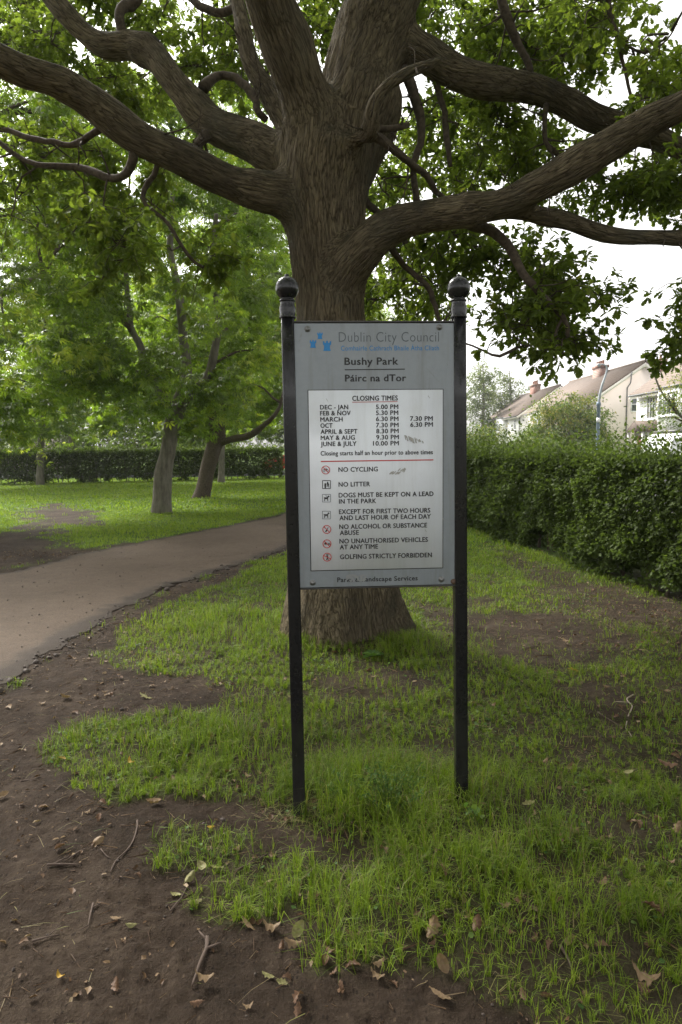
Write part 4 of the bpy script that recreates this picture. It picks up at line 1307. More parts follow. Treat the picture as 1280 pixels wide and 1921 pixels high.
# leaf sprays: places in the crown, each reached by a twig from the nearest wood
REG = [  # outline in the picture, sprays, distances
    ([(690, -60), (1130, -60), (1120, 60), (1090, 130), (960, 130), (900, 60), (790, 80), (700, 90)], 48, 6.6, 8.8),
    ([(790, 130), (900, 170), (980, 190), (960, 260), (1000, 310), (960, 370), (800, 390), (700, 380), (690, 290), (760, 250)], 56, 6.5, 9.0),
    ([(880, 60), (1000, 70), (1010, 130), (940, 150)], 6, 6.6, 7.8),
    ([(1040, 60), (1100, 60), (1130, 150), (1100, 200), (1040, 170)], 8, 6.6, 7.8),
    ([(690, 420), (860, 420), (880, 520), (850, 600), (740, 610), (690, 600)], 30, 6.0, 8.0),
    ([(890, 450), (1000, 440), (1030, 520), (960, 560), (900, 540)], 9, 5.6, 6.4),
    ([(1030, 500), (1080, 490), (1140, 535), (1125, 565), (1070, 590), (1090, 640), (1080, 660), (1030, 662), (1020, 610), (960, 630), (900, 622), (890, 600), (980, 560)], 23, 5.2, 6.2),
    ([(1262, 520), (1310, 490), (1330, 650), (1268, 650)], 5, 4.9, 5.4),
    ([(1050, 300), (1110, 330), (1200, 300), (1300, 300), (1300, 400), (1170, 385), (1090, 380)], 16, 5.8, 7.5),
    ([(1190, 120), (1300, 60), (1310, 180), (1200, 215)], 11, 5.2, 6.6),
    ([(1060, -60), (1210, -60), (1200, 50), (1100, 60)], 12, 5.4, 7.5),
    ([(1200, 290), (1330, 330), (1330, 460), (1260, 430)], 7, 5.6, 6.4),
    ([(-60, -60), (440, -60), (440, 60), (330, 110), (200, 30), (60, 60), (-60, 60)], 46, 7.1, 9.2),
    ([(-60, 60), (80, 90), (280, 160), (330, 230), (260, 220), (120, 130), (-60, 90)], 16, 7.1, 8.8),
    ([(330, 120), (470, 60), (500, 150), (490, 240), (400, 190)], 14, 6.8, 9.0),
    ([(430, -60), (640, -60), (600, 110), (520, 90), (440, 40)], 14, 6.8, 9.0),
    ([(-60, 230), (200, 250), (330, 320), (300, 400), (180, 370), (-60, 330)], 22, 6.0, 7.4),
    ([(140, 380), (250, 400), (250, 540), (180, 560), (140, 480)], 9, 5.4, 6.2),
    ([(-60, 330), (100, 360), (100, 420), (-60, 440)], 6, 5.4, 6.4),
    ([(300, 380), (420, 470), (400, 530), (320, 460)], 4, 5.6, 5.9),
    ([(590, -60), (720, -60), (690, 30), (610, 60)], 6, 7.0, 9.0),
    ([(585, -60), (665, -60), (650, 50), (615, 110), (590, 60)], 13, 7.0, 9.0),
    ([(860, 40), (960, 60), (980, 120), (900, 130)], 6, 6.8, 8.4),
    ([(-40, 20), (150, 60), (290, 140), (200, 170), (40, 120), (-40, 100)], 18, 7.1, 8.8),
    ([(975, 200), (1060, 225), (1110, 290), (1040, 330), (970, 300)], 11, 6.4, 8.0),
]
SP = []
for poly, n, d0, d1 in REG:
    poly = np.array(poly, float)
    lo, hi = poly.min(0), poly.max(0)
    k = 0
    while k < n:
        p = rng.uniform(lo, hi)
        if sd_poly(np.array([p[0]]), np.array([p[1]]), poly)[0] < 0:
            SP.append((at(p[0], p[1], rng.uniform(d0, d1)), 1.0)); k += 1
# unseen rest of the dome around the viewer, added to shade the foreground
k = 0
while k < 320:
    p = np.array([TREE_XY[0] + rng.normal(0, 4.3), TREE_XY[1] + rng.normal(-1.6, 4.0), rng.uniform(3.6, 9.5)])
    rad = math.hypot(p[0] - TREE_XY[0], p[1] - TREE_XY[1])
    if rad > 9.0 or p[2] > 10 - rad * 0.35 or rad < 1.0 or np.linalg.norm(p - [0, 0, 1.6]) < 3.2:
        continue
    if p[1] > 0.3:                      # keep clear of what the photograph shows
        q_ = np.linalg.inv(CR) @ (p - [0, 0, CAM_H])
        if q_[2] < 0:
            qx, qy = CX + FPX * q_[0] / -q_[2], CY - FPX * q_[1] / -q_[2]
            if -200 < qx < 1480 and qy > (-420 if np.linalg.norm(p - [0, 0, 1.6]) < 6 else -170):
                continue
    SP.append((p, 1.35)); k += 1
nodes = NODES[0][::3]
order = sorted(range(len(SP)), key=lambda i: np.min(((nodes - SP[i][0]) ** 2).sum(1)))
LL, LD, LU, LS, LT = [], [], [], [], []
for i in order:
    c, sc = SP[i]
    d2 = ((nodes - c) ** 2).sum(1)
    j = np.argmin(d2)
    st = nodes[j]
    Ld = math.sqrt(d2[j])
    v = c - st
    side_ = np.cross(v, [0, 0, 1]); side_ = side_ / (np.linalg.norm(side_) + 1e-6)
    bend = rng.normal(0, 0.16) * Ld
    mid1 = st + v * 0.35 + side_ * bend + np.array([0, 0, 0.10 * Ld])
    mid2 = st + v * 0.7 + side_ * bend * 0.6 + np.array([0, 0, 0.05 * Ld])
    P, r = resample([st, mid1, mid2, c], [0.006 + 0.005 * Ld, 0.006 + 0.003 * Ld, 0.006, 0.004], 0.07)
    if Ld > 0.05:
        P = P + rng.normal(0, 0.008, P.shape)
        mb.tube(P, r, 5)
    nodes = np.concatenate([nodes, P[2:], [c]])
    nt = rng.integers(6, 10)
    for t_ in range(nt):
        d = unit(rng.normal(0, 1, 3) * [1, 1, 0.55] + unit(v) * 0.5)
        L = rng.uniform(0.10, 0.36) * sc
        b0 = c if t_ % 2 == 0 or len(P) < 4 else P[-rng.integers(2, 4)]
        e = b0 + d * L + np.array([0, 0, -0.12 * L])
        mb.tube([b0, b0 + d * L * 0.5 + [0, 0, 0.02], e], [0.0035, 0.003, 0.002], 4)
        for f, cnt in ((1.0, rng.integers(9, 15)), (0.6, rng.integers(5, 9)), (.3, 3)):
            o_ = b0 + (e - b0) * f
            for _ in range(cnt):
                ld = unit(d * 0.55 + rng.normal(0, 0.75, 3) + [0, 0, -0.18])
                LL.append(o_ + rng.normal(0, 0.012, 3) + ld * 0.01)
                LD.append(ld)
                LU.append([rng.normal(0, .5), rng.normal(0, .5), 1.0])
                LS.append(rng.uniform(0.048, 0.087) * (1.0 if sc < 1.1 else 1.9))
                LT.append(0.40 + 0.22 * (i % 7) / 7 + rng.normal(0, 0.13))
LL, LD, LU, LS, LT = np.array(LL), np.array(LD), np.array(LU), np.array(LS), np.clip(np.array(LT), 0.02, 0.98)
print('oak leaves', len(LL))
for k in range(150):                    # bare spurs and dead twigs along the wood
    Pk, rk = (LIMBS[1:] + MIDL)[rng.integers(len(LIMBS) - 1 + len(MIDL))]
    j = rng.integers(len(Pk) // 6, len(Pk) - 1)
    d = unit(rng.normal(0, 1, 3) + [0, 0, .2]); tdir = Pk[j] - Pk[j - 1]
    d = unit(d - unit(tdir) * d.dot(unit(tdir)) * .6)
    L = rng.gamma(2, .10) + .05
    p0 = Pk[j] + d * rk[j] * .7
    k1 = p0 + d * (L * .5) + rng.normal(0, .03, 3); e = k1 + d * L * .5 + rng.normal(0, .07, 3) * L * 2
    r0 = rng.uniform(.003, .009)
    mb.tube([p0, k1, e], [r0 * 1.5, r0, r0 * .4], 5, sub=.06)
    mb.tube([k1, k1 + unit(d + rng.normal(0, .8, 3)) * L * .4], [r0 * .6, r0 * .3], 4)
mb.xf(Matrix.Translation(Vector(inv)))
mb.build('branches', M['branch_bark'], oak, smooth=True)
me = scatter('crown', OAK_V * [1.15, 1, 1], OAK_F, orient(LD, LU, LS), LL + inv, {'tint': LT})
link('crown', me, oak, M['oak_leaf'])

# ------------------------------------------------------------------ trees, hedges and shrubs further off
def crown_of(n_sprays, centre, radii, leaves, spread, size, low=None, hollow=0.45, droop=0.35, g=rng):
    L, D, U, S, T_, CC = [], [], [], [], [], []
    for k in range(n_sprays):
        while True:
            u_ = unit(g.normal(0, 1, 3))
            rf = g.uniform(hollow, 1.0) ** 0.7
            c = np.array(centre) + u_ * np.array(radii) * rf * g.uniform(0.85, 1.08)
            if low is None or c[2] > low + g.uniform(0, 0.5):
                break
        CC.append(c)
        out = unit(np.array([u_[0], u_[1], 0.1]))
        m_ = int(leaves * g.uniform(0.6, 1.4))
        p = c + g.normal(0, 1, (m_, 3)) * [spread, spread, spread * 0.5]
        p[:, 2] -= 0.25 * ((p[:, :2] - c[:2]) ** 2).sum(1) / max(spread, .1)
        d = unit(out * 0.8 + g.normal(0, 0.7, (m_, 3)) - [0, 0, droop])
        L.append(p); D.append(d)
        U.append(np.stack([g.normal(0, .4, m_), g.normal(0, .4, m_), np.ones(m_)], -1))
        S.append(g.uniform(0.7, 1.25, m_) * size)
        T_.append(np.clip(g.normal(0.50, 0.2) + g.normal(0, 0.22, m_), 0.02, 0.98))
    return [np.concatenate(v) for v in (L, D, U, S, T_)] + [np.array(CC)]


def park_tree(label, base, wood, centre, radii, n, leaves, spread, size, low, mat='park_leaf', group='trees on the lawn', tmpl=(PALM_V, PALM_F), bark='park_bark', boughs=26, hollow=0.4, droop=0.35, seed=1, cat='tree', name='park_tree'):
    g = np.random.default_rng(seed)
    root = empty(name, base, label, cat, group)
    b = np.array(base)
    L, D, U, S, T_, CC = crown_of(n, centre, radii, leaves, spread, size, low, hollow, droop, g)
    mb = MB()
    allw = []
    for k, (P, r) in enumerate(wood):
        P2, r2 = resample(P, r, 0.12)
        s = np.arange(len(P2)) * 0.12
        P2 = P2 + np.stack([vn2(s * 2, s * 0 + k * 3 + j + seed, 3) - .5 for j in range(3)], -1) * (r2[:, None] * (0.2 if k == 0 else 0.8) + 0.01)
        r2 = r2 * (1 + 0.18 * (vn2(s * 3, s * 0 + k + seed, 4) - .5))
        if k == 0:
            r2 = r2 * (1 + 0.16 * np.exp(-np.maximum(P2[:, 2], 0) / 0.22))
        mb.tube(P2, r2, 14)
        allw.append(P2)
    W = np.concatenate([w for w in allw[1:]] or allw)
    mb.xf(Matrix.Translation(Vector(-b)))
    mb.build('trunk', M[bark], root, smooth=True)
    mb = MB()
    for c in CC[g.permutation(len(CC))[:boughs]]:
        j = np.argmin(((W - c) ** 2).sum(1) + np.maximum(0, W[:, 2] - c[2] + 0.5) * 1.5)
        s0_ = W[j]
        v = c - s0_
        P, r = resample([s0_, s0_ + v * .4 + [0, 0, .12 * np.linalg.norm(v)], s0_ + v * .75 + [0, 0, .08 * np.linalg.norm(v)], c], np.array([.05, .035, .02, .008]) * min(1.2, 0.4 + np.linalg.norm(v) / 4), 0.25)
        mb.tube(P + g.normal(0, 0.02, P.shape), r, 6)
    mb.xf(Matrix.Translation(Vector(-b)))
    mb.build('branches', M['branch_bark'], root, smooth=True)
    me = scatter('crown', tmpl[0], tmpl[1], orient(D, U, S), L - b, {'tint': T_})
    link('crown', me, root, M[mat])
    return root


def wood_px(lines, D):
    out = []
    for ln in lines:
        P = np.array([at(x, y, D + (q[0] if q else 0)) for x, y, w, *q in ln])
        out.append((P, np.array([w * 0.5 * D / FPX for x, y, w, *q in ln])))
    return out


b = ground(302, 962); D1 = b[1]
w = wood_px([[(302, 972, 38), (303, 940, 34), (306, 900, 32), (313, 850, 30), (324, 795, 30), (336, 758, 30)],
             [(326, 775, 18), (292, 722, 16, .3), (266, 662, 14, .6), (245, 600, 11, .8), (235, 500, 8, 1.0), (240, 380, 5, 1.0)],
             [(336, 758, 24), (350, 708, 20, -.2), (346, 640, 17, -.3), (331, 540, 14, -.3), (320, 440, 10, -.3), (330, 300, 6, -.3)],
             [(338, 760, 22), (372, 728, 18, -.1), (396, 690, 16), (410, 600, 14), (401, 500, 12), (405, 400, 8)]], D1)
c1 = at(330, 480, D1)
park_tree('grey lawn tree with a straight pale trunk, nearest across the path', b, w, (c1[0] - 0.3, D1, 6.3), (3.1, 3.6, 5.3), 165, 95, 0.28, 0.18, 1.95, hollow=.5, seed=11)
b = ground(379, 934); D2 = b[1]
w = wood_px([[(376, 942, 36), (380, 928, 32), (390, 885, 28), (401, 842, 28), (408, 812, 32)],
             [(404, 815, 18), (397, 772, 16), (386, 740, 13), (365, 690, 9), (350, 600, 6)],
             [(412, 815, 20), (421, 770, 17), (426, 720, 14), (432, 650, 11), (440, 520, 8), (445, 380, 5)],
             [(414, 833, 14), (440, 826, 13, -.3), (466, 819, 12, -.6), (492, 800, 10, -.9), (520, 770, 7, -1.2), (540, 700, 4, -1.2)],
             [(404, 815, 12), (372, 786, 10), (340, 768, 7), (310, 740, 5)]], D2)
c2 = at(440, 500, D2)
park_tree('leaning dark lawn tree with a low side limb and a knotty fork', b, w, (c2[0], D2 + .3, 7.2), (3.4, 3.4, 5.7), 150, 95, 0.30, 0.20, 2.4, hollow=.5, seed=12, bark='branch_bark')
b = ground(416, 906); D3 = b[1]
w = wood_px([[(416, 912, 13), (416, 870, 12), (417, 800, 11), (419, 740, 10)], [(419, 740, 9), (420, 600, 7), (415, 450, 4)]], D3)
park_tree('slim straight lawn tree just in front of the hedge, right of the leaning trunk', b, w, (b[0] + .5, D3, 7.5), (3.6, 3.4, 5.6), 100, 80, 0.45, 0.27, 2.4, hollow=.5, seed=13)
b = ground(76, 910); D4 = b[1]
w = wood_px([[(76, 916, 15), (76, 870, 13), (78, 800, 12), (82, 740, 11)], [(82, 740, 9), (86, 600, 7), (90, 450, 4)], [(82, 740, 7), (50, 660, 5), (20, 560, 3)]], D4)
park_tree('thin lone lawn tree in front of the hedge, farthest left', b, w, (b[0] + .6, D4 - .5, 7.2), (4.6, 4.4, 5.9), 175, 85, 0.36, 0.25, 1.7, hollow=.5, seed=14)
# a neighbour whose trunk stands outside the picture; its skirt hangs in from the left
w = [(np.array([(-8.4, 14.0, -0.1), (-8.4, 14.0, 1.2), (-8.35, 14, 2.6), (-8.3, 14, 4.0)]), np.array([.27, .24, .22, .2])), (np.array([(-8.3, 14, 4.0), (-7.6, 14, 6.0), (-7, 14, 8)]), np.array([.14, .1, .05])), (np.array([(-8.3, 14, 3.4), (-7.0, 13.6, 4.4), (-5.6, 13.2, 4.9)]), np.array([.12, .08, .04]))]
park_tree('broad bright green lawn tree whose boughs hang in over the left edge', (-8.4, 14.0, 0), w, (-7.3, 14.2, 5.9), (3.5, 3.2, 4.6), 165, 95, 0.28, 0.17, 1.9, hollow=.5, seed=15)
w = [(np.array([(-3.0, 44, -0.1), (-3, 44, 2), (-2.9, 44, 4.0)]), np.array([.3, .26, .2])), (np.array([(-2.9, 44, 4.0), (-2.6, 44, 7.0), (-2.4, 44, 10)]), np.array([.18, .1, .05]))]
park_tree('tall broad tree beyond the far hedge, behind the notice board posts', (-3.0, 47.5, 0), [(p + [0, 3.5, 0], r) for p, r in w], (-3.0, 47.5, 8.5), (6.5, 4.5, 6.5), 150, 80, 0.7, 0.36, 1.6, hollow=.5, seed=16)
w = [(np.array([(-19, 48, -0.1), (-19, 48, 2), (-18.9, 48, 4.0)]), np.array([.3, .26, .2])), (np.array([(-18.9, 48, 4.0), (-18.6, 48, 7.0), (-18.4, 48, 10)]), np.array([.18, .1, .05]))]
park_tree('tall broad tree beyond the far hedge, behind the thin lone trunk', (-19, 48.5, 0), [(p + [0, .5, 0], r) for p, r in w], (-17, 48.5, 9.0), (7.5, 3.6, 6.5), 150, 80, 0.7, 0.36, 1.8, hollow=.5, seed=17)


w = [(np.array([(-10.5, 50, -0.1), (-10.5, 50, 2), (-10.4, 50, 4.0)]), np.array([.25, .22, .18])), (np.array([(-10.4, 50, 4.0), (-10.2, 50, 7.0), (-10, 50, 9)]), np.array([.15, .1, .05]))]
park_tree('tall broad tree beyond the far hedge, between the two nearest lawn trunks', (-10.5, 50, 0), w, (-10, 50, 7.0), (5.5, 3.6, 6.0), 170, 90, 0.75, 0.36, 1.2, seed=18)


def hedge(name, label, face, height, depth, n, size, mat, seed, stems, shaggy=0.12):
    """face: list of (x, y) along the visible foot of the hedge; it is depth thick behind it"""
    g = np.random.default_rng(seed)
    F = np.array(face, float)
    root = empty(name, (F[0][0], F[0][1], 0), label, 'hedge')
    b = np.array([F[0][0], F[0][1], 0])
    seg = np.concatenate([[0], np.cumsum(np.linalg.norm(np.diff(F, axis=0), axis=1))])

    def pos(s):
        p = np.stack([np.interp(s, seg, F[:, k]) for k in range(2)], -1)
        q_ = np.stack([np.interp(np.minimum(s + .3, seg[-1]), seg, F[:, k]) - np.interp(np.maximum(s - .3, 0), seg, F[:, k]) for k in range(2)], -1)
        q_ = unit(q_)
        return p, np.stack([q_[:, 1], -q_[:, 0]], -1), q_

    m_ = n
    s = g.uniform(0, seg[-1], m_)
    # nearer stretches get more leaves
    pp, nn, tt = pos(s)
    near_ = np.clip(9.0 / np.maximum(pp[:, 1], 3.0), 0.25, 1.0)
    near_ = np.where(pp[:, 1] < 5, .25, near_)
    keep = g.random(m_) < near_
    s, pp, nn, tt = s[keep], pp[keep], nn[keep], tt[keep]
    m_ = len(s)
    which = g.random(m_)
    z = g.uniform(0.02, 1.0, m_) * height
    d = np.abs(g.normal(0, 0.10, m_)) ** 1.0
    bulge = 0.30 * (fbm2(s * 1.5, z * 2.0, seed, 4) - .5) + 0.14 * (fbm2(s * 5, z * 6, seed + 3, 2) - .5)
    inner = d - bulge * 1.0 + 0.18 * (z < 0.3) * g.random(m_)
    top = which > 0.66
    inner = np.where(top, g.uniform(0, depth, m_), inner)
    back = (which > 0.56) & ~top
    inner = np.where(back, depth - d, inner)
    ztop = height + 0.06 * (fbm2(s * 1.3, inner * 2, seed + 9, 4) - .5) - np.abs(g.normal(0, 0.09, m_))
    sprout = g.random(m_) < 0.2
    ztop = np.where(sprout, height + g.gamma(1.2, shaggy * .75, m_) * (0.4 + 1.2 * vn2(s * 7, inner * 5, seed + 4)), ztop)
    z = np.where(top, ztop, z)
    # gaps in the skirt
    hole = vn2(s * 3.5, z * 5 + 3, seed + 8)
    keep = ~((z < 0.42) & (hole > 0.42 + z * 0.7) & ~top)
    thin = vn2(s * 2.2, z * 3.2, seed + 18)
    keep &= g.random(m_) < np.where(~top & (inner < 0.15), 0.45 + 0.75 * thin, 1.0)
    s, pp, nn, tt, z, inner, top = [v[keep] for v in (s, pp, nn, tt, z, inner, top)]
    m_ = len(s)
    P = np.concatenate([pp + nn * inner[:, None], z[:, None]], 1)
    out = np.concatenate([-nn, np.zeros((m_, 1))], 1)
    out = np.where(top[:, None], [0, 0, 1.0], out)
    D = unit(out * 0.6 + g.normal(0, 0.7, (m_, 3)))
    U = unit(out * 0.5 + [0, 0, 0.8] + g.normal(0, 0.45, (m_, 3)))
    S = g.uniform(0.65, 1.35, m_) * size * 1.2 * np.clip(np.sqrt(P[:, 1] / 9.0), 0.85, 1.9)
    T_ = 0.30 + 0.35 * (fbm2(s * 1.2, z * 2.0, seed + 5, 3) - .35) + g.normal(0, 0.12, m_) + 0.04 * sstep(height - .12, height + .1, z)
    # inner leaves tinted dark for the shaded core, added to block see-through
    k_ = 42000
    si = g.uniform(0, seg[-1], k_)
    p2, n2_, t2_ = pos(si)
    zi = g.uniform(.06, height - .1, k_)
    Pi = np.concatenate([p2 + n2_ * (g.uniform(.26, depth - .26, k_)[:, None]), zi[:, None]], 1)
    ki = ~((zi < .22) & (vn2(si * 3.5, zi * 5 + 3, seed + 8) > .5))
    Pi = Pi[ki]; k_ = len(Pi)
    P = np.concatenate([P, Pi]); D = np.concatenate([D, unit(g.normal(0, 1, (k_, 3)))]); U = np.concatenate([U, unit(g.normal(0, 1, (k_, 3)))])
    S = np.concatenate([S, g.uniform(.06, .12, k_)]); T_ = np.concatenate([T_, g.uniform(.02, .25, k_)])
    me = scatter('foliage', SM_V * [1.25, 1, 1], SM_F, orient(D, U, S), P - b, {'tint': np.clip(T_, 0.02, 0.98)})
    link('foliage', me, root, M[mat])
    mb = MB()
    ss = np.arange(0.1, seg[-1], 0.28) + 0
    ss = ss + g.uniform(-.12, .12, len(ss))
    p_, n_, t_ = pos(ss)
    for k in range(len(ss)):
        ft = np.array([*(p_[k] + n_[k] * g.uniform(0.28, 0.5)), -0.05])
        r0 = g.uniform(0.010, 0.026)
        topz = height * g.uniform(.6, .9)
        mid = ft + [g.normal(0, .05), g.normal(0, .05), topz * .5]
        mb.tube([ft, mid, mid + [g.normal(0, .08), g.normal(0, .08), topz * .5]], [r0, r0 * .8, r0 * .4], 6)
        for _ in range(5):
            zz = g.uniform(.15, .8) * topz
            st = ft + (mid - ft) * min(1, zz / (topz * .5))
            e = st + np.array([g.normal(0, .16), g.normal(0, .16), g.uniform(.1, .45)])
            mb.tube([st, (st + e) / 2 + g.normal(0, .02, 3), e], [r0 * .35, r0 * .3, r0 * .15], 4)
    mb.xf(Matrix.Translation(Vector(-b)))
    mb.build('stems', M['branch_bark'], root, smooth=True)
    for (px, py, hh, ww) in stems:      # the thick old stems seen at the foot
        g0 = ground(px, py) + np.array([.24, .05, 0])
        mb = MB()
        mb.tube([g0 + [0, 0, -.05], g0 + [0.0, 0, hh * .5], g0 + [-.02, .02, hh]], [ww * .5, ww * .45, ww * .38], 8)
        mb.xf(Matrix.Translation(Vector(-b)))
        mb.build('stem', M['branch_bark'], root, smooth=True)
    return root


hy = [1.0, 2.5, 4.5, 6.9, 8.1, 9.9, 12.4, 16, 22, 31]
hedge('hedge', 'long clipped dark green hedge on the right with a shaggy top', [(hedge_front(v), v) for v in hy], 1.43, 0.95, 330000, 0.044, 'hedge_leaf', 51,
      [(1115, 1078, .46, .055), (1098, 1070, .46, .035), (1214, 1122, .40, .045), (1203, 1112, .4, .035), (1037, 1040, .3, .03)])
hedge('hedge', 'low clipped hedge across the far end of the lawn on the left', [(-34, 31.5), (-22, 32.6), (-14, 33.6), (-8, 35), (-3.1, 36.2)], 1.55, 1.0, 300000, 0.085 / 1.9, 'hedge_leaf', 53, [])

for px, hh, lab in ((40, 5.5, 'tall dark shrub beyond the bungalow end, behind the far hedge at left'), (190, 6.0, 'tall dark shrub behind the far hedge, left of the straight pale trunk'), (345, 5.5, 'tall dark shrub behind the far hedge, between the two nearest trunks')):
    bx = at(px, 800, 56 if px > 100 else 66)
    w = [(np.array([(bx[0] + dx, bx[1] + dy, -.05), (bx[0] + dx * 2, bx[1] + dy * 2, 1.5), (bx[0] + dx * 4, bx[1] + dy * 3, 3.0)]), np.array([.12, .09, .05])) for dx, dy in ((.2, 0), (-.4, .1), (.5, .2))]
    park_tree(lab, (bx[0], bx[1], 0), w, (bx[0], bx[1], hh * .5), (4.6, 2.2, hh * .55), 130, 80, 0.5, 0.24, 0.2, mat='hedge_leaf', group='shrubs beyond the far hedge', tmpl=(SM_V, SM_F), boughs=20, hollow=.3, seed=40 + px, cat='shrub', name='tall_shrub')

# shrubs and trees between the right hedge and the houses
bx = at(1068, 800, 50)
w = [(np.array([(bx[0] + dx, 50 + dy, -.05), (bx[0] + dx * 2, 50 + dy * 2, 2.0), (bx[0] + dx * 4, 50 + dy * 3, 4.0)]), np.array([.12, .09, .05])) for dx, dy in ((.2, 0), (-.4, .1), (.5, .2), (-.1, -.3))]
park_tree('rounded yellow-green garden tree behind the lamp post, hiding the houses', (bx[0], 50, 0), w, (bx[0], 50, 2.8), (3.3, 2.6, 2.6), 190, 90, 0.40, 0.19, 0.6, mat='shrub_leaf', group='shrubs behind the hedge', tmpl=(SM_V, SM_F), boughs=30, hollow=.3, droop=.8, seed=21, name='garden_tree')
bx = at(1000, 800, 46)
w = [(np.array([(bx[0] + dx, 46 + dy, -.05), (bx[0] + dx * 2, 46 + dy * 2, 1.0), (bx[0] + dx * 3, 46 + dy * 3, 1.9)]), np.array([.06, .04, .02])) for dx, dy in ((.1, 0), (-.25, .1), (.3, .2))]
park_tree('low sprawling green shrub below the farthest white house', (bx[0], 46, 0), w, (bx[0], 46, 1.1), (2.4, 1.6, 1.1), 120, 90, 0.30, 0.17, 0.3, mat='shrub_leaf', group='shrubs behind the hedge', tmpl=(SM_V, SM_F), boughs=20, hollow=.3, seed=22, cat='shrub', name='garden_shrub')
bx = at(905, 800, 30)
w = [(np.array([(bx[0] + dx, 30 + dy, -.05), (bx[0] + dx * 2, 30 + dy * 2, 1.0), (bx[0] + dx * 3, 30 + dy * 3, 2.2)]), np.array([.06, .04, .02])) for dx, dy in ((.1, 0), (-.25, .1), (.3, .2))]
park_tree('pale loose shrub behind the hedge, close beside the right post', (bx[0], 30, 0), w, (bx[0] - .2, 30, 1.3), (1.5, 1.4, 1.35), 90, 80, 0.3, 0.11, 0.3, mat='shrub_leaf', group='shrubs behind the hedge', tmpl=(SM_V, SM_F), boughs=20, hollow=.3, seed=23, cat='shrub', name='garden_shrub')
bx = at(1275, 800, 20)
w = [(np.array([(bx[0] + .3, 20, -.05), (bx[0] + .3, 20, 1.5), (bx[0] + .2, 20, 2.6)]), np.array([.09, .07, .05]))] + [(np.array([(bx[0] + .2, 20, 2.2), (bx[0] + dx, 20 + dy, 3.0), (bx[0] + dx * 1.6, 20 + dy, 3.6)]), np.array([.04, .03, .02])) for dx, dy in ((-.5, 0), (.4, .3), (.1, -.4))]
park_tree('thin yellowing young tree in front of the nearest house', (bx[0] + .3, 20, 0), w, (bx[0] + .2, 20, 2.75), (1.1, 1.1, 1.05), 75, 42, 0.20, 0.075, 1.75, mat='shrub_leaf', group='shrubs behind the hedge', tmpl=(SM_V, SM_F), boughs=30, hollow=.25, seed=24, name='young_tree')
for px, D, hh, rx, lab, sd_ in ((905, 92, 13.2, 2.6, 'tall pale tree far behind the right post, left one of two', 31), (955, 97, 13.0, 3.2, 'tall pale airy tree beside the far house, right one of two', 32)):
    bx = at(px, 800, D)
    w = [(np.array([(bx[0], D, -.1), (bx[0], D, 3), (bx[0] + .2, D, 8), (bx[0], D, hh - 1)]), np.array([.3, .24, .16, .05]))]
    park_tree(lab, (bx[0], D, 0), w, (bx[0], D, hh * .56), (rx, rx, hh * .44), 85, 60, 0.55, 0.34, 1.4, mat='far_leaf', group='far trees', tmpl=(SM_V, SM_F), boughs=40, hollow=.25, seed=sd_, name='far_tree')


# weeds about the sign and the oak
def weed(name, label, loc, nst, h, rad, leaf, per, mat, seed, feather=True):
    g = np.random.default_rng(seed)
    root = empty(name, loc, label, 'weed')
    mb = MB()
    L, D, U, S = [], [], [], []
    for k in range(nst):
        a, f = g.uniform(0, 6.28), g.uniform(0.1, 1)
        b0 = np.array([math.cos(a) * rad * .35 * f, math.sin(a) * rad * .35 * f, 0])
        e = np.array([math.cos(a) * rad * f * 1.2, math.sin(a) * rad * f * 1.2, h * g.uniform(.5, 1.05) * (1 - .25 * f)])
        P, r = resample([b0, b0 * .7 + e * .3 + [0, 0, h * .15], e], [.0016, .0013, .0006], 0.02)
        mb.tube(P, r, 3)
        for j in range(2, len(P)):
            for _ in range(per):
                L.append(P[j]); D.append(unit(g.normal(0, 1, 3) + [0, 0, .5])); U.append([g.normal(0, .5), g.normal(0, .5), 1]); S.append(leaf * g.uniform(.6, 1.3))
    mb.build('stems', M[mat], root)
    me = scatter('leaves', SM_V * ([.7, 1, 1] if feather else [1.6, 1, 1]), SM_F, orient(np.array(D), np.array(U), np.array(S)), np.array(L), {'tint': g.uniform(.1, .95, len(L))})
    link('leaves', me, root, M[mat])


weed('feathery_weed', 'feathery green weed growing between the feet of the two posts', ground(735, 1530), 46, 0.24, 0.15, 0.017, 3, 'weed_leaf', 61)
weed('feathery_weed', 'smaller feathery weed in the grass right of the left post', ground(655, 1510), 26, 0.17, 0.13, 0.015, 3, 'weed_leaf', 62)
weed('seedling', 'yellow-green seedling with broad leaves beside the right post foot', ground(888, 1556), 6, 0.10, 0.06, 0.030, 1, 'weed_leaf', 63, False)
root = empty('dock_plant', ground(702, 1236), 'broad-leaved dock rosette at the foot of the oak trunk', 'weed')
g = np.random.default_rng(64)
a = np.linspace(0, 6.28, 9)[:-1] + g.uniform(-.3, .3, 8)
D = np.stack([np.cos(a), np.sin(a), g.uniform(.25, .8, 8)], -1)
me = scatter('leaves', SM_V * [1.1, 1, 2], SM_F, orient(D, np.tile([0, 0, 1.0], (8, 1)), g.uniform(.07, .11, 8)), np.zeros((8, 3)) + [0, 0, .02], {'tint': g.uniform(.1, .6, 8)})
link('leaves', me, root, M['weed_leaf'])

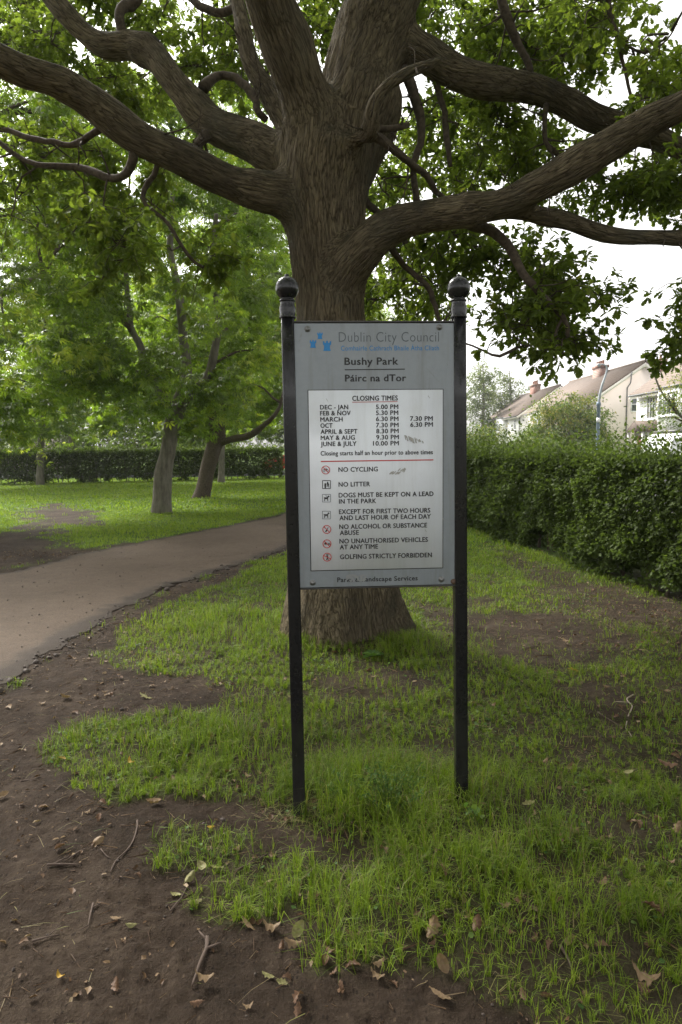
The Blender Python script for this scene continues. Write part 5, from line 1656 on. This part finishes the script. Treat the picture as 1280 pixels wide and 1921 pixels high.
# ------------------------------------------------------------------ the houses beyond the hedge
M['render_white'] = m_plain('render_white', (0.74, 0.73, 0.71), 0.85, var=0.06, scale=1.2)
M['render_pink'] = m_plain('render_pink', (0.68, 0.60, 0.54), 0.85, var=0.07, scale=1.2)
M['fascia'] = m_plain('fascia', (0.72, 0.68, 0.62), 0.6)
M['gutter'] = m_plain('gutter', (0.10, 0.10, 0.10), 0.5)
M['upvc'] = m_plain('upvc', (0.80, 0.80, 0.80), 0.35)
t = NT('roof_tile')
br = t.node('ShaderNodeTexBrick')
br.inputs['Scale'].default_value = 1.0
for k, v in (('Brick Width', 0.33), ('Row Height', 0.30), ('Mortar Size', 0.018)):
    br.inputs[k].default_value = v
br.inputs['Color1'].default_value = (0.135, 0.105, 0.085, 1); br.inputs['Color2'].default_value = (0.165, 0.13, 0.105, 1); br.inputs['Mortar'].default_value = (0.06, 0.045, 0.04, 1)
mp = t.node('ShaderNodeMapping'); mp.inputs['Rotation'].default_value = (0, 0, R(90))
t.l.new(t.coord(), mp.inputs[0]); t.l.new(mp.outputs[0], br.inputs['Vector'])
c = t.mix(t.math('MULTIPLY', t.noise(1.5, 5, .6, t.coord()), 0.5), br.outputs[0], (0.20, 0.155, 0.125))
t.done(t.bsdf(c, 0.85, 0, 0.2, t.bump(br.outputs[1], -0.5, 0.03)))
M['roof_tile'] = t.m
t = NT('chimney_brick')
br = t.node('ShaderNodeTexBrick')
for k, v in (('Scale', 1.0), ('Brick Width', 0.22), ('Row Height', 0.075), ('Mortar Size', 0.01)):
    br.inputs[k].default_value = v
br.inputs['Color1'].default_value = (0.25, 0.105, 0.075, 1); br.inputs['Color2'].default_value = (0.20, 0.09, 0.068, 1); br.inputs['Mortar'].default_value = (0.30, 0.25, 0.22, 1)
mp = t.node('ShaderNodeMapping'); mp.inputs['Rotation'].default_value = (R(90), 0, 0)
t.l.new(t.coord(), mp.inputs[0]); t.l.new(mp.outputs[0], br.inputs['Vector'])
t.done(t.bsdf(br.outputs[0], 0.9, 0, 0.2))
M['chimney_brick'] = t.m
M['terracotta'] = m_plain('terracotta', (0.27, 0.13, 0.09), 0.8)
t = NT('window_glass')
t.done(t.bsdf(t.ramp(t.noise(0.8, 2, .5, t.coord()), [(0.35, (0.03, 0.035, 0.04)), (0.65, (0.13, 0.14, 0.14))]), 0.06, 0, 0.6))
M['window_glass'] = t.m


def house(label, y0, y1, x0, walls, chimneys, windows, gable_windows, porch=None, eave=5.2, ridge=8.25, depth=8.9, pipe=None):
    o = (x0, y0, 0)
    h = empty('white_house', o, label, 'house', 'houses along the street')
    L, xr = y1 - y0, depth / 2
    mb = MB()
    mb.prism([(0, -.1), (depth, -.1), (depth, eave), (xr, ridge - .12), (0, eave)], 1, 0, L)
    mb.build('wall', M[walls], h, fix=True)
    mb = MB()
    sl = (ridge - eave) / xr
    ov = 0.45
    for s in (-1, 1):
        e = [(xr, ridge), (xr + s * (xr + ov), eave - ov * sl), (xr + s * (xr + ov), eave - ov * sl + .16), (xr, ridge + .17)]
        mb.prism(e, 1, -.12, L + .12)
    mb.tube([(xr, -.12, ridge + .16), (xr, L + .12, ridge + .16)], .11, 8)
    roof = mb.build('roof', M['roof_tile'], h, fix=True)
    mb = MB()
    for s in (-1, 1):
        e = [(xr, ridge - .30), (xr + s * (xr + ov), eave - ov * sl - .30), (xr + s * (xr + ov), eave - ov * sl - .003), (xr, ridge - .003)]
        mb.prism(e, 1, -.16, -.005)
    mb.box((-ov - .06, -.10, eave - ov * sl - .22), (-ov - .003, L + .1, eave - ov * sl + .02))
    mb.build('fascia_board', M['fascia'], h, fix=True)
    mb = MB()
    mb.tube([(-ov - .12, -.1, eave - ov * sl), (-ov - .12, L + .1, eave - ov * sl)], .06, 8)
    mb.tube([(-.08, .3, 0), (-.08, .3, eave - .3), (-ov - .1, .3, eave - ov * sl - .05)], .04, 8)
    mb.build('gutter', M['gutter'], h)
    for cx, cy, w, l, top, pots in chimneys:
        mb = MB()
        mb.box((cx - w / 2, cy - l / 2, min(ridge - 1.0, top - 1.9)), (cx + w / 2, cy + l / 2, top - .25))
        mb.box((cx - w / 2 - .07, cy - l / 2 - .07, top - .249), (cx + w / 2 + .07, cy + l / 2 + .07, top))
        ch = mb.build('chimney', M['chimney_brick'], roof)
        for k in range(pots):
            mb = MB(); mb.lathe([(.11, top), (.12, top + .05), (.10, top + .1), (.09, top + .38), (.11, top + .40), (.11, top + .45), (.07, top + .45)], (cx, cy - l / 2 + l * (k + .5) / pots, 0), 12)
            mb.build('chimney_pot', M['terracotta'], roof)
    for yc, zc, w, hh, n, bay in windows:       # on the street front, which faces -x
        off_ = -.75 if bay else 0.0
        if bay:
            mb = MB(); mb.prism([(0.0, yc - w / 2 - .3), (off_, yc - w / 2 + .15), (off_, yc + w / 2 - .15), (0.0, yc + w / 2 + .3)], 2, zc - hh / 2 - 1.0, zc + hh / 2 + .25)
            mb.build('bay', M[walls], h, fix=True)
            mb = MB(); mb.prism([(-.02, yc - w / 2 - .45), (off_ - .12, yc - w / 2 + .05), (off_ - .12, yc + w / 2 - .05), (-.02, yc + w / 2 + .45)], 2, zc + hh / 2 + .252, zc + hh / 2 + .36)
            mb.build('bay_roof', M['gutter'], h, fix=True)
            w -= .45
        f = MB(); q_ = MB()
        f.box((off_ - .06, yc - w / 2, zc - hh / 2), (off_ - .002, yc + w / 2, zc - hh / 2 + .08)); f.box((off_ - .06, yc - w / 2, zc + hh / 2 - .08), (off_ - .002, yc + w / 2, zc + hh / 2))
        for k in range(n + 1):
            yy = yc - w / 2 + k * (w - .08) / n
            f.box((off_ - .058, yy, zc - hh / 2 + .081), (off_ - .002, yy + .08, zc + hh / 2 - .081))
        f.box((off_ - .054, yc - w / 2 + .081, zc + hh * .18), (off_ - .004, yc + w / 2 - .081, zc + hh * .18 + .05))
        wf = f.build('window', M['upvc'], h)
        q_.box((off_ - .03, yc - w / 2 + .04, zc - hh / 2 + .04), (off_ - .015, yc + w / 2 - .04, zc + hh / 2 - .04))
        q_.build('pane', M['window_glass'], wf)
        s_ = MB(); s_.box((off_ - .14, yc - w / 2 - .08, zc - hh / 2 - .09), (off_ - .001, yc + w / 2 + .08, zc - hh / 2 - .002)); s_.build('sill', M['upvc'], wf)
    for xc, zc, w, hh in gable_windows:
        f = MB()
        f.box((xc - w / 2, -.06, zc - hh / 2), (xc + w / 2, -.002, zc - hh / 2 + .07)); f.box((xc - w / 2, -.06, zc + hh / 2 - .07), (xc + w / 2, -.002, zc + hh / 2)); f.box((xc - w / 2 + .071, -.055, zc - .03), (xc + w / 2 - .071, -.004, zc + .03))
        for xx in (xc - w / 2, xc + w / 2 - .07):
            f.box((xx, -.058, zc - hh / 2 + .071), (xx + .07, -.002, zc + hh / 2 - .071))
        wf = f.build('window', M['upvc'], h)
        q_ = MB(); q_.box((xc - w / 2 + .03, -.03, zc - hh / 2 + .03), (xc + w / 2 - .03, -.012, zc + hh / 2 - .03)); q_.build('pane', M['window_glass'], wf)
    if pipe:
        mb = MB(); x_, z_ = pipe
        mb.tube([(x_, -.10, 0), (x_, -.10, z_ - 1.3), (x_ + .25, -.14, z_ - .9), (x_ + .3, -.24, z_)], .055, 8)
        mb.build('soil_pipe', M['gutter'], h)
    if porch:
        yc, w, z_ = porch
        mb = MB(); mb.prism([(yc - w / 2, z_), (yc + w / 2, z_), (yc, z_ + .75)], 0, -1.5, -.003)
        mb.build('porch_roof', M['roof_tile'], h, fix=True)
        mb = MB()
        for yy in (yc - w / 2 + .15, yc + w / 2 - .27):
            mb.box((-1.42, yy, 0), (-1.30, yy + .12, z_ - .003))
        mb.box((-1.0, yc - w / 2 + .3, 0), (-.004, yc + w / 2 - .3, z_ - .004))
        mb.build('porch', M['render_white'], h)
        mb = MB(); mb.box((-1.05, yc - .45, .1), (-1.003, yc + .45, 2.1)); mb.build('door', m_plain('door_red', (.25, .03, .03), .4), h)
    return h


house('nearest white house with a long tiled roof and a bay, at the right edge', 31.0, 48.5, 20.9, 'render_white', [(4.4, 10, .6, 1.2, 9.4, 4)],
      [(15.2, 3.95, 1.25, 1.5, 3, False), (11.4, 4.0, 2.8, 1.45, 4, True), (11.4, 1.2, 2.8, 1.6, 4, True), (6.5, 4.0, 1.8, 1.4, 3, False)], [], porch=(14.4, 2.6, 2.35))
house('middle house showing a pinkish gable end with a black pipe and brick chimneys', 57.5, 76.0, 20.9, 'render_pink', [(4.0, 8.6, .75, 2.0, 9.0, 4), (6.1, .75, .55, .9, 8.55, 1)],
      [(4.5, 4.0, 2.8, 1.45, 4, True), (12.5, 4.0, 2.8, 1.45, 4, True)], [(3.75, 4.85, .75, 1.25)], pipe=(3.0, 7.5))
house('farthest white house with a brown roof, left of the lamp post', 79.5, 98.0, 20.9, 'render_white', [(4.3, 9.5, .75, 2.2, 9.3, 5)],
      [(14, 4.0, 2.8, 1.45, 4, True), (8.0, 4.0, 2.8, 1.45, 4, True), (2.6, 4.0, 1.0, 1.3, 2, False)], [(1.6, 4.2, .8, 1.2)])

# a low pale house behind the far hedge
bo = (-47.5, 52, 0)
bung = empty('bungalow', bo, 'low pinkish house with a pale grey roof behind the far hedge', 'house')
mb = MB(); mb.box((0, 0, -.1), (23, 9, 2.7)); M['render_dull'] = m_plain('render_dull', (0.30, 0.25, 0.225), 0.85, var=.07, scale=1.2)
mb.build('wall', M['render_dull'], bung)
M['slate'] = m_plain('slate', (0.26, 0.235, 0.225), 0.8, var=.15, scale=3)
mb = MB()
for s in (-1, 1):
    mb.prism([(4.5, 5.6), (4.5 + s * 5.0, 2.42), (4.5 + s * 5.0, 2.55), (4.5, 5.75)], 0, -.3, 23.3)
mb.build('roof', M['slate'], bung, fix=True)
mb = MB(); mb.tube([(-.3, -.58, 2.42), (23.3, -.58, 2.42)], .07, 8); mb.build('gutter', M['gutter'], bung)
for xx in (4, 11, 18):
    f = MB()
    for a, b in (((xx - .9, -.05, 1.0), (xx + .9, -.002, 1.08)), ((xx - .9, -.05, 2.12), (xx + .9, -.002, 2.2)), ((xx - .9, -.048, 1.081), (xx - .82, -.002, 2.119)), ((xx + .82, -.048, 1.081), (xx + .9, -.002, 2.119)), ((xx - .04, -.048, 1.081), (xx + .04, -.002, 2.119))):
        f.box(a, b)
    wf = f.build('window', M['upvc'], bung)
    q_ = MB(); q_.box((xx - .85, -.03, 1.04), (xx + .85, -.012, 2.16)); q_.build('pane', M['window_glass'], wf)

# ------------------------------------------------------------------ street lamp
M['lamp_blue'] = m_plain('lamp_blue', (0.15, 0.20, 0.25), 0.5, 0.3, var=.2)
M['lamp_grey'] = m_plain('lamp_grey', (0.30, 0.33, 0.35), 0.5, 0.4, var=.15)
LD = 40.0
lp = [at(x, y, LD) for x, y in ((1123.5, 758), (1125.5, 742), (1130, 723), (1136, 706), (1139, 693), (1137, 686), (1132, 683.5), (1128, 683.5))]
base = np.array([lp[0][0], LD, 0])
lamp = empty('street_lamp', base, 'blue-grey street lamp post with a bent top arm behind the hedge', 'street lamp')
mb = MB(); zt = lp[0][2]
mb.lathe([(.16, -.1), (.16, .9), (.105, 1.0), (.10, zt - .12), (.125, zt - .10), (.13, zt), (.12, zt + .08), (.08, zt + .12)], (0, 0, 0), 16)
mb.build('post', M['lamp_blue'], lamp, smooth=True)
mb = MB(); mb.lathe([(.104, 2.85), (.104, 3.1)], (0, 0, 0), 16); mb.build('band', M['upvc'], lamp)
mb = MB(); mb.tube([p - base for p in lp], [.085, .08, .07, .062, .055, .05, .045, .04], 10, sub=0.1); mb.build('arm', M['lamp_grey'], lamp, smooth=True)
hd = lp[-1] - base
mb = MB(); mb.lathe([(0, .05), (.06, .05), (.10, .02), (.11, -.03), (.09, -.10), (.05, -.13), (0, -.14)], (hd[0] - .12, hd[1], hd[2]), 14); mb.build('lantern', M['lamp_grey'], lamp, smooth=True)


# ------------------------------------------------------------------ parked vehicles
def vehicle(name, label, cat, loc, rot, side, win, width, paint, wheels, wr, lights):
    root = empty(name, loc, label, cat, 'vehicles parked on the street')
    root.rotation_euler = (0, 0, rot)
    w = width / 2
    V, F, n = [], [], len(side)
    tum = lambda z: w - 0.20 * max(0, z - 0.85) ** 1.2
    for s in (-1, 1):
        for x, z in side:
            V.append((x, s * (tum(z) - .07), z))
    for s in (-1, 1):
        for x, z in side:
            cxm = sum(p[0] for p in side) / n
            V.append((x + (.05 if x < cxm else -.05), s * tum(z), z if z < 1.0 else z - .05))
    F = [(i, n + i, n + (i + 1) % n, (i + 1) % n) for i in range(n)]
    F += [(i, (i + 1) % n, 2 * n + (i + 1) % n, 2 * n + i) for i in range(n)] + [(n + i, 3 * n + i, 3 * n + (i + 1) % n, n + (i + 1) % n) for i in range(n)]
    F += [tuple(2 * n + i for i in range(n)), tuple(3 * n + i for i in range(n))[::-1]]
    mb = MB(); mb.add(V, F)
    mb.build('body', paint, root, fix=True, bevel=0.02)
    for s in (-1, 1):
        for poly in win:
            mb = MB()
            V = [(x, s * (tum(z if z < 1.0 else z + .05) + .004), z) for x, z in poly]
            mb.add(V, [tuple(range(len(poly)))])
            mb.build('side_window', M['window_glass'], root)
        for wx in wheels:
            mb = MB(); mb.lathe([(wr * .6, s * (w - .20)), (wr, s * (w - .19)), (wr, s * (w + .0)), (wr * .93, s * (w + .02)), (wr * .62, s * (w + .02))], (wx, 0, wr), 24, ax=1)
            wh = mb.build('wheel', M['tyre'], root, fix=True)
            mb = MB(); mb.lathe([(0, s * (w + .012)), (wr * .25, s * (w + .02)), (wr * .55, s * (w + .008)), (wr * .62, s * (w + .024))], (wx, 0, wr), 20, ax=1)
            mb.build('rim', M['steel'], wh, fix=True)
        for lx, lz, cname in lights:
            mb = MB(); e = .015 if lx > 0 else -.015
            mb.box((lx - .02 + e, s * (w - .32) - .13, lz - .09), (lx + .02 + e, s * (w - .32) + .13, lz + .09))
            mb.build('headlight' if lx > 0 else 'tail_light', M[cname], root)
    return root


M['tyre'] = m_plain('tyre', (0.02, 0.02, 0.02), 0.9)
M['lens_clear'] = m_plain('lens_clear', (0.7, 0.7, 0.7), 0.1)
M['lens_red'] = m_plain('lens_red', (0.45, 0.02, 0.02), 0.2)
M['car_red'] = m_plain('car_red', (0.45, 0.05, 0.04), 0.25, var=.05)
M['car_white'] = m_plain('car_white', (0.72, 0.72, 0.72), 0.3, var=.04)
car_side = [(-2.0, .32), (-2.02, .75), (-1.85, .92), (-1.45, .98), (-.95, 1.42), (.35, 1.46), (1.05, 1.0), (1.75, .88), (2.02, .68), (2.02, .32)]
vehicle('parked_car', 'red car glimpsed through the gap at the end of the far hedge', 'car', (-2.6, 42.3, .018), math.pi, car_side, [[(-1.25, 1.0), (-.88, 1.36), (-.22, 1.38), (-.22, 1.0)], [(-.14, 1.0), (-.14, 1.38), (.32, 1.38), (.9, 1.0)]], 1.72, M['car_red'], (-1.25, 1.28), .31, [(2.0, .66, 'lens_clear'), (-2.0, .72, 'lens_red')])
van_side = [(-2.4, .35), (-2.45, 1.0), (-2.35, 1.92), (-2.1, 2.0), (.9, 2.0), (1.25, 1.85), (1.75, 1.12), (2.35, .98), (2.45, .7), (2.45, .35)]
vehicle('parked_van', 'white van parked on the street, its roof showing over the hedge at right', 'van', (15.75, 31.2, .025), -math.pi / 2, van_side, [[(.30, 1.12), (.30, 1.75), (1.0, 1.75), (1.5, 1.12)]], 1.9, M['car_white'], (-1.45, 1.55), .33, [(2.43, .78, 'lens_clear'), (-2.42, .95, 'lens_red')])


# ------------------------------------------------------------------ fallen leaves and sticks, each its own
def leaf_mesh(kind, seed):
    g = np.random.default_rng(seed)
    ny, nx = 14, 6
    V = []
    curl, roll2 = g.uniform(-1.8, 2.2), g.uniform(.4, 1.5) * g.choice([-1, 1])
    for j in range(ny + 1):
        y = j / ny
        if kind == 'oak':
            wd = .25 * math.sin(math.pi * min(1, y * .93 + .05)) ** .8 * (1 + .26 * math.sin(y * 21 + 1)) + .012
        else:
            wd = .27 * math.sin(math.pi * min(1, y * .96 + .02)) ** .85 + .006
        for i in range(nx + 1):
            x = (i / nx * 2 - 1) * wd
            z = abs(x) * .35 * roll2 + roll2 * 1.1 * x * x
            a = curl * (y - .5)
            yy = math.sin(a) / curl if abs(curl) > .05 else y - .5
            zz = (1 - math.cos(a)) / curl if abs(curl) > .05 else 0
            V.append((x * (1 - .25 * abs(roll2) * abs(x)), yy, zz + z + .025 * g.normal()))
    V += [(-.012, -.5, 0), (.012, -.5, 0), (.008, -.72, .03), (-.008, -.72, .03)]
    k = (ny + 1) * (nx + 1)
    F = [(j * (nx + 1) + i, j * (nx + 1) + i + 1, (j + 1) * (nx + 1) + i + 1, (j + 1) * (nx + 1) + i) for j in range(ny) for i in range(nx)] + [(k, k + 1, k + 2, k + 3)]
    V = np.array(V); V[:, 2] -= V[:k, 2].min()
    return mesh_np('fallen_leaf', V, np.array([i for f in F for i in f]), np.full(len(F), 4), True, {'tint': np.clip(g.normal(.5, .25, len(V)), 0, 1)})


LM = {}
for kind in ('oak', 'oval'):
    for mt in ('tan_leaf', 'pale_leaf', 'yellow_leaf', 'brown_leaf'):
        LM[kind, mt] = []
        for v in range(3):
            me = leaf_mesh(kind, hash((kind, mt, v)) % 1000 if False else (len(LM) * 13 + v))
            me.materials.append(M[mt]); LM[kind, mt].append(me)


def put_leaf(px, py, kind, mt, size, rz, tilt, label, group=None, v=0, up=0.0):
    p = ground(px, py)
    z = float(rough_z(np.array([p[0]]), np.array([p[1]]))[0])
    o = link('fallen_leaf', LM[kind, mt][v % 3])
    o.location = (p[0], p[1], z + 0.004 + up)
    o.rotation_euler = (R(tilt[0]), R(tilt[1]), R(rz))
    o.scale = (size * .68,) * 3
    return tag(o, label, 'leaf', group or 'fallen leaves')


HERO = [
    (815, 1752, 'oak', 'tan_leaf', .115, -30, (60, 10), 'large tan oak leaf standing upright in the foreground grass', .03),
    (829, 1815, 'oval', 'tan_leaf', .10, 15, (62, -20), 'narrow tan leaf standing on edge below the large upright oak leaf', .03),
    (330, 1683, 'oval', 'pale_leaf', .065, 80, (4, 8), 'small pale green oval leaf alone on the soil, below the leaf cluster', .002),
    (356, 1652, 'oval', 'pale_leaf', .085, -20, (14, 18), 'pale green oval leaf, left of the cluster of three on the soil', .01),
    (380, 1636, 'oval', 'pale_leaf', .085, 40, (10, -20), 'pale green folded leaf in the middle of the cluster of three', .02),
    (407, 1640, 'oval', 'pale_leaf', .080, 90, (6, 24), 'pale green leaf at the right of the cluster of three on the soil', .012),
    (365, 1700, 'oak', 'pale_leaf', .075, 115, (6, -6), 'pale lobed leaf lying at the grass edge under the pale cluster', .004),
    (288, 1519, 'oval', 'tan_leaf', .115, 95, (4, 10), 'long tan leaf lying flat on the soil below the grass edge', .004),
    (245, 1446, 'oval', 'yellow_leaf', .075, 60, (20, 20), 'yellow leaf caught in the grass left of the notice board', .03),
    (115, 1424, 'oak', 'yellow_leaf', .07, 80, (8, 12), 'orange leaf at the left tip of the grass patch', .008),
    (395, 1556, 'oval', 'yellow_leaf', .05, 110, (10, -10), 'small yellow leaf on the soil left of the left post foot', .006),
    (112, 1839, 'oval', 'yellow_leaf', .05, 70, (12, 20), 'small orange-yellow leaf alone on the bare soil at lower left', .004),
    (185, 1590, 'oval', 'tan_leaf', .085, -40, (28, 40), 'curled tan leaf beside the twigs on the bare soil', .006),
    (6, 1493, 'oval', 'tan_leaf', .10, -60, (12, 20), 'tan leaf on the soil cut by the left edge', .004),
    (217, 1731, 'oval', 'tan_leaf', .055, 100, (10, 10), 'small tan leaf on bare soil, left of a greenish one', .003),
    (246, 1743, 'oval', 'pale_leaf', .055, 95, (8, -14), 'small greenish leaf on bare soil beside a small tan one', .003),
    (993, 1521, 'oak', 'pale_leaf', .085, -100, (16, 10), 'pale lobed leaf on dry litter right of the right post foot', .02),
    (1180, 1471, 'oval', 'pale_leaf', .075, -110, (20, 14), 'pale grey-green leaf in the grass towards the right edge', .03),
    (1250, 1452, 'oak', 'brown_leaf', .14, 80, (12, 14), 'big limp grey-brown leaf in the grass at the right edge', .03),
    (1270, 1572, 'oak', 'tan_leaf', .09, -30, (35, 20), 'pinkish tan leaf standing in the grass at the right edge', .02),
    (465, 1741, 'oval', 'tan_leaf', .10, 60, (20, 35), 'curled tan leaf on the soil at the grass edge, left of two', .006),
    (505, 1754, 'oak', 'tan_leaf', .10, 95, (16, 20), 'crumpled tan oak leaf at the grass edge, right of two', .006),
    (559, 1756, 'oval', 'pale_leaf', .10, -15, (40, 30), 'folded pale leaf on edge against the foreground grass', .016),
    (548, 1782, 'oak', 'tan_leaf', .085, 85, (12, -10), 'flat tan leaf just below the folded pale leaf', .004),
    (502, 1838, 'oak', 'pale_leaf', .06, 80, (16, 10), 'small curled olive leaf on the soil, left of a mint coloured one', .004),
    (529, 1849, 'oak', 'pale_leaf', .055, 75, (10, -12), 'small mint coloured leaf on the soil at the bottom', .004),
    (735, 1566, 'oak', 'brown_leaf', .10, 20, (20, 35), 'dark brown oak leaf under the feathery weed', .01),
    (895, 1746, 'oval', 'brown_leaf', .085, -25, (50, 10), 'brown leaf standing in the grass right of the large upright leaf', .03),
    (945, 1716, 'oak', 'tan_leaf', .07, 100, (14, 10), 'small tan leaf with a notch in the middle of the right grass', .02),
    (1222, 1738, 'oak', 'brown_leaf', .11, 60, (20, 30), 'russet oak leaf in the grass at lower right', .02),
    (1205, 1856, 'oak', 'tan_leaf', .13, 70, (14, 25), 'broad curled tan leaf near the bottom right corner', .01),
    (706, 1838, 'oak', 'tan_leaf', .075, 70, (14, 15), 'tan leaf on the dark soil at bottom centre', .004),
    (824, 1876, 'oval', 'tan_leaf', .10, 75, (18, 25), 'curled buff leaf at the bottom beside the dark soil', .006),
    (216, 1853, 'oak', 'brown_leaf', .07, 20, (15, 20), 'ragged brown leaf on the soil at lower left', .004),
    (380, 1858, 'oak', 'tan_leaf', .095, 100, (20, 15), 'crumpled leaf lying over the forked stick', .02),
    (1060, 1205, 'oak', 'tan_leaf', .10, 40, (16, 15), 'orange-tan leaf on the bare patch right of the notice board', .006),
    (1075, 1262, 'oak', 'yellow_leaf', .11, 80, (14, 10), 'orange leaf at the front edge of the bare patch', .008),
    (545, 1308, 'oval', 'pale_leaf', .09, 70, (14, 10), 'pale broad leaf in the litter behind the left post', .01),
    (478, 1276, 'oval', 'pale_leaf', .11, 60, (20, 10), 'pale round leaf in the grass edge left of the left post', .02),
    (272, 1309, 'oak', 'pale_leaf', .14, 80, (20, 20), 'crumpled buff leaf clump alone on the soil near the path', .006),
    (120, 1310, 'oval', 'tan_leaf', .13, 85, (14, 30), 'rolled tan leaf on the soil beside the path edge', .006),
    (160, 1276, 'oval', 'pale_leaf', .06, 40, (12, 10), 'small pale leaf on bare soil by the path', .004),
]
for k, (px, py, kd, mt, sz, rz, ti, lab, up_) in enumerate(HERO):
    put_leaf(px, py, kd, mt, sz, rz, ti, lab, None, k, up_)
g = np.random.default_rng(77)
cnt = 0
while cnt < 205:
    px, py = g.uniform(20, 1270), 1130 + 780 * g.random() ** 1.1
    p = ground(px, py)
    if sd_poly(p[:1], p[1:2], PATH_POLY)[0] < 0.1 or p[0] > hedge_front(p[1]) or math.hypot(p[0] - TREE_XY[0], p[1] - TREE_XY[1]) < .6:
        continue
    tf = float(turf(p[:1], p[1:2])[0])
    if py > 1500 and px < 420 and g.random() < .72:
        continue
    grassy = tf > .45
    kd = 'oak' if g.random() < .7 else 'oval'
    mt = g.choice(['brown_leaf', 'brown_leaf', 'brown_leaf', 'tan_leaf'])
    if grassy:
        lab, grp = ('brown withered leaf half sunk in the grass' if mt == 'brown_leaf' else 'light tan withered leaf half sunk in the grass'), 'withered leaves in the grass'
    else:
        lab, grp = ('brown withered leaf lying on bare earth' if mt == 'brown_leaf' else 'light tan withered leaf lying on bare earth'), 'withered leaves on bare earth'
    put_leaf(px, py, kd, mt, g.uniform(.04, .075), g.uniform(0, 360), (g.normal(0, 22), g.normal(0, 22)), lab, grp, int(g.integers(3)), g.uniform(.005, .03) if grassy else .002)
    cnt += 1


def stick(pts, w, label, mat='branch_bark', forks=()):
    mb = MB()
    P = [ground(x, y) for x, y in pts]
    z = rough_z(np.array([p[0] for p in P]), np.array([p[1] for p in P]))
    P = np.array([[p[0], p[1], zz + w * .5] for p, zz in zip(P, z)])
    b = P[0].copy()
    w = w * .75
    r = np.linspace(w, w * .45, len(P)) * .5
    P2, r2 = resample(P - b, r, .02)
    P2 = P2 + np.stack([vn2(np.arange(len(P2)) * .35, np.full(len(P2), px + j * 9.0), 3) - .5 for j, px in ((0, pts[0][0]), (1, pts[0][1]), (2, 5))], -1) * [.012, .012, .006]
    mb.tube(P2, r2, 7)
    for (i, dx, dy, L) in forks:
        st = P2[int(i * (len(P2) - 1))]
        mb.tube([st, st + np.array([dx, dy, .01]) * L * .5, st + np.array([dx, dy, .0]) * L], [w * .3, w * .25, w * .15], 6)
    o = mb.build('fallen_stick', M[mat], None, smooth=True, loc=b)
    return tag(o, label, 'stick', 'sticks on the ground')


M['pale_stick'] = m_plain('pale_stick', (.26, .21, .16), .8, var=.3, scale=30)
M['brown_stick'] = m_plain('brown_stick', (.075, .05, .036), .85, var=.4, scale=30, bump=.3)
stick([(260, 1546), (246, 1590), (222, 1622), (208, 1648)], .011, 'thin crooked stick on the bare soil below the long tan leaf', 'brown_stick')
stick([(88, 1641), (125, 1633), (152, 1631)], .013, 'short stick lying level on the soil beside curled leaf', 'brown_stick', [(.3, .6, .8, .07)])
stick([(121, 1628), (150, 1608), (165, 1602)], .009, 'short slanting stick just above the level one', 'brown_stick')
stick([(392, 1772), (384, 1800), (372, 1832), (360, 1862)], .020, 'thick forked stick on the soil at lower left of centre', 'brown_stick', [(.2, -.5, .6, .07), (.35, .7, .4, .06)])
stick([(60, 1772), (88, 1766), (112, 1757)], .010, 'short stick on the soil near the lower left edge', 'brown_stick', [(.5, .4, .9, .06)])
stick([(178, 1700), (174, 1720), (168, 1738), (152, 1746)], .010, 'hooked stick on the bare soil at left', 'brown_stick', [(.2, .5, .5, .05)])
stick([(318, 1718), (340, 1690), (350, 1670)], .008, 'thin stick leaning out of the pale leaf cluster', 'brown_stick')
stick([(192, 1604), (200, 1616), (208, 1624)], .006, 'tiny twig between the curled leaf and the crooked stick', 'brown_stick')
stick([(103, 1494), (118, 1480), (127, 1470)], .010, 'twig at the left end of the lower grass patch', 'brown_stick')
stick([(38, 1466), (52, 1467), (66, 1468)], .010, 'twig on the soil near the left edge', 'brown_stick')
stick([(1187, 1308), (1178, 1322), (1185, 1336), (1174, 1356), (1176, 1368), (1188, 1386)], .014, 'pale crooked twig in the grass on the right', 'pale_stick', [(.3, -.7, .1, .12)])
stick([(1120, 1340), (1140, 1350), (1168, 1366)], .012, 'dark twig running into the pale crooked twig', 'brown_stick')
stick([(980, 1220), (1010, 1216), (1030, 1224)], .012, 'dark twig on the bare patch right of the post', 'brown_stick')
stick([(640, 1296), (690, 1282), (735, 1290)], .014, 'dark stick in the litter between the post feet and the oak', 'brown_stick')
stick([(440, 1640), (470, 1622), (500, 1602)], .010, 'thin dark stick under the grass left of the left post', 'brown_stick')
stick([(1052, 1780), (1060, 1800), (1072, 1830)], .016, 'dark stub of wood in the foreground grass at right', 'brown_stick')


# ------------------------------------------------------------------ added haze volume: veils the distance like lens bloom, lifts shadows
t = NT('haze')
pv = t.node('ShaderNodeVolumePrincipled')
pv.inputs['Color'].default_value = (0.95, 0.96, 0.97, 1)
pv.inputs['Density'].default_value = 0.0005
pv.inputs['Anisotropy'].default_value = 0.25
t.l.new(pv.outputs[0], t.out.inputs['Volume'])
mb = MB(); mb.box((-75, -8, -1.2), (62, 118, 15.5))
tag(mb.build('haze', t.m, None, fix=True), kind='stuff')
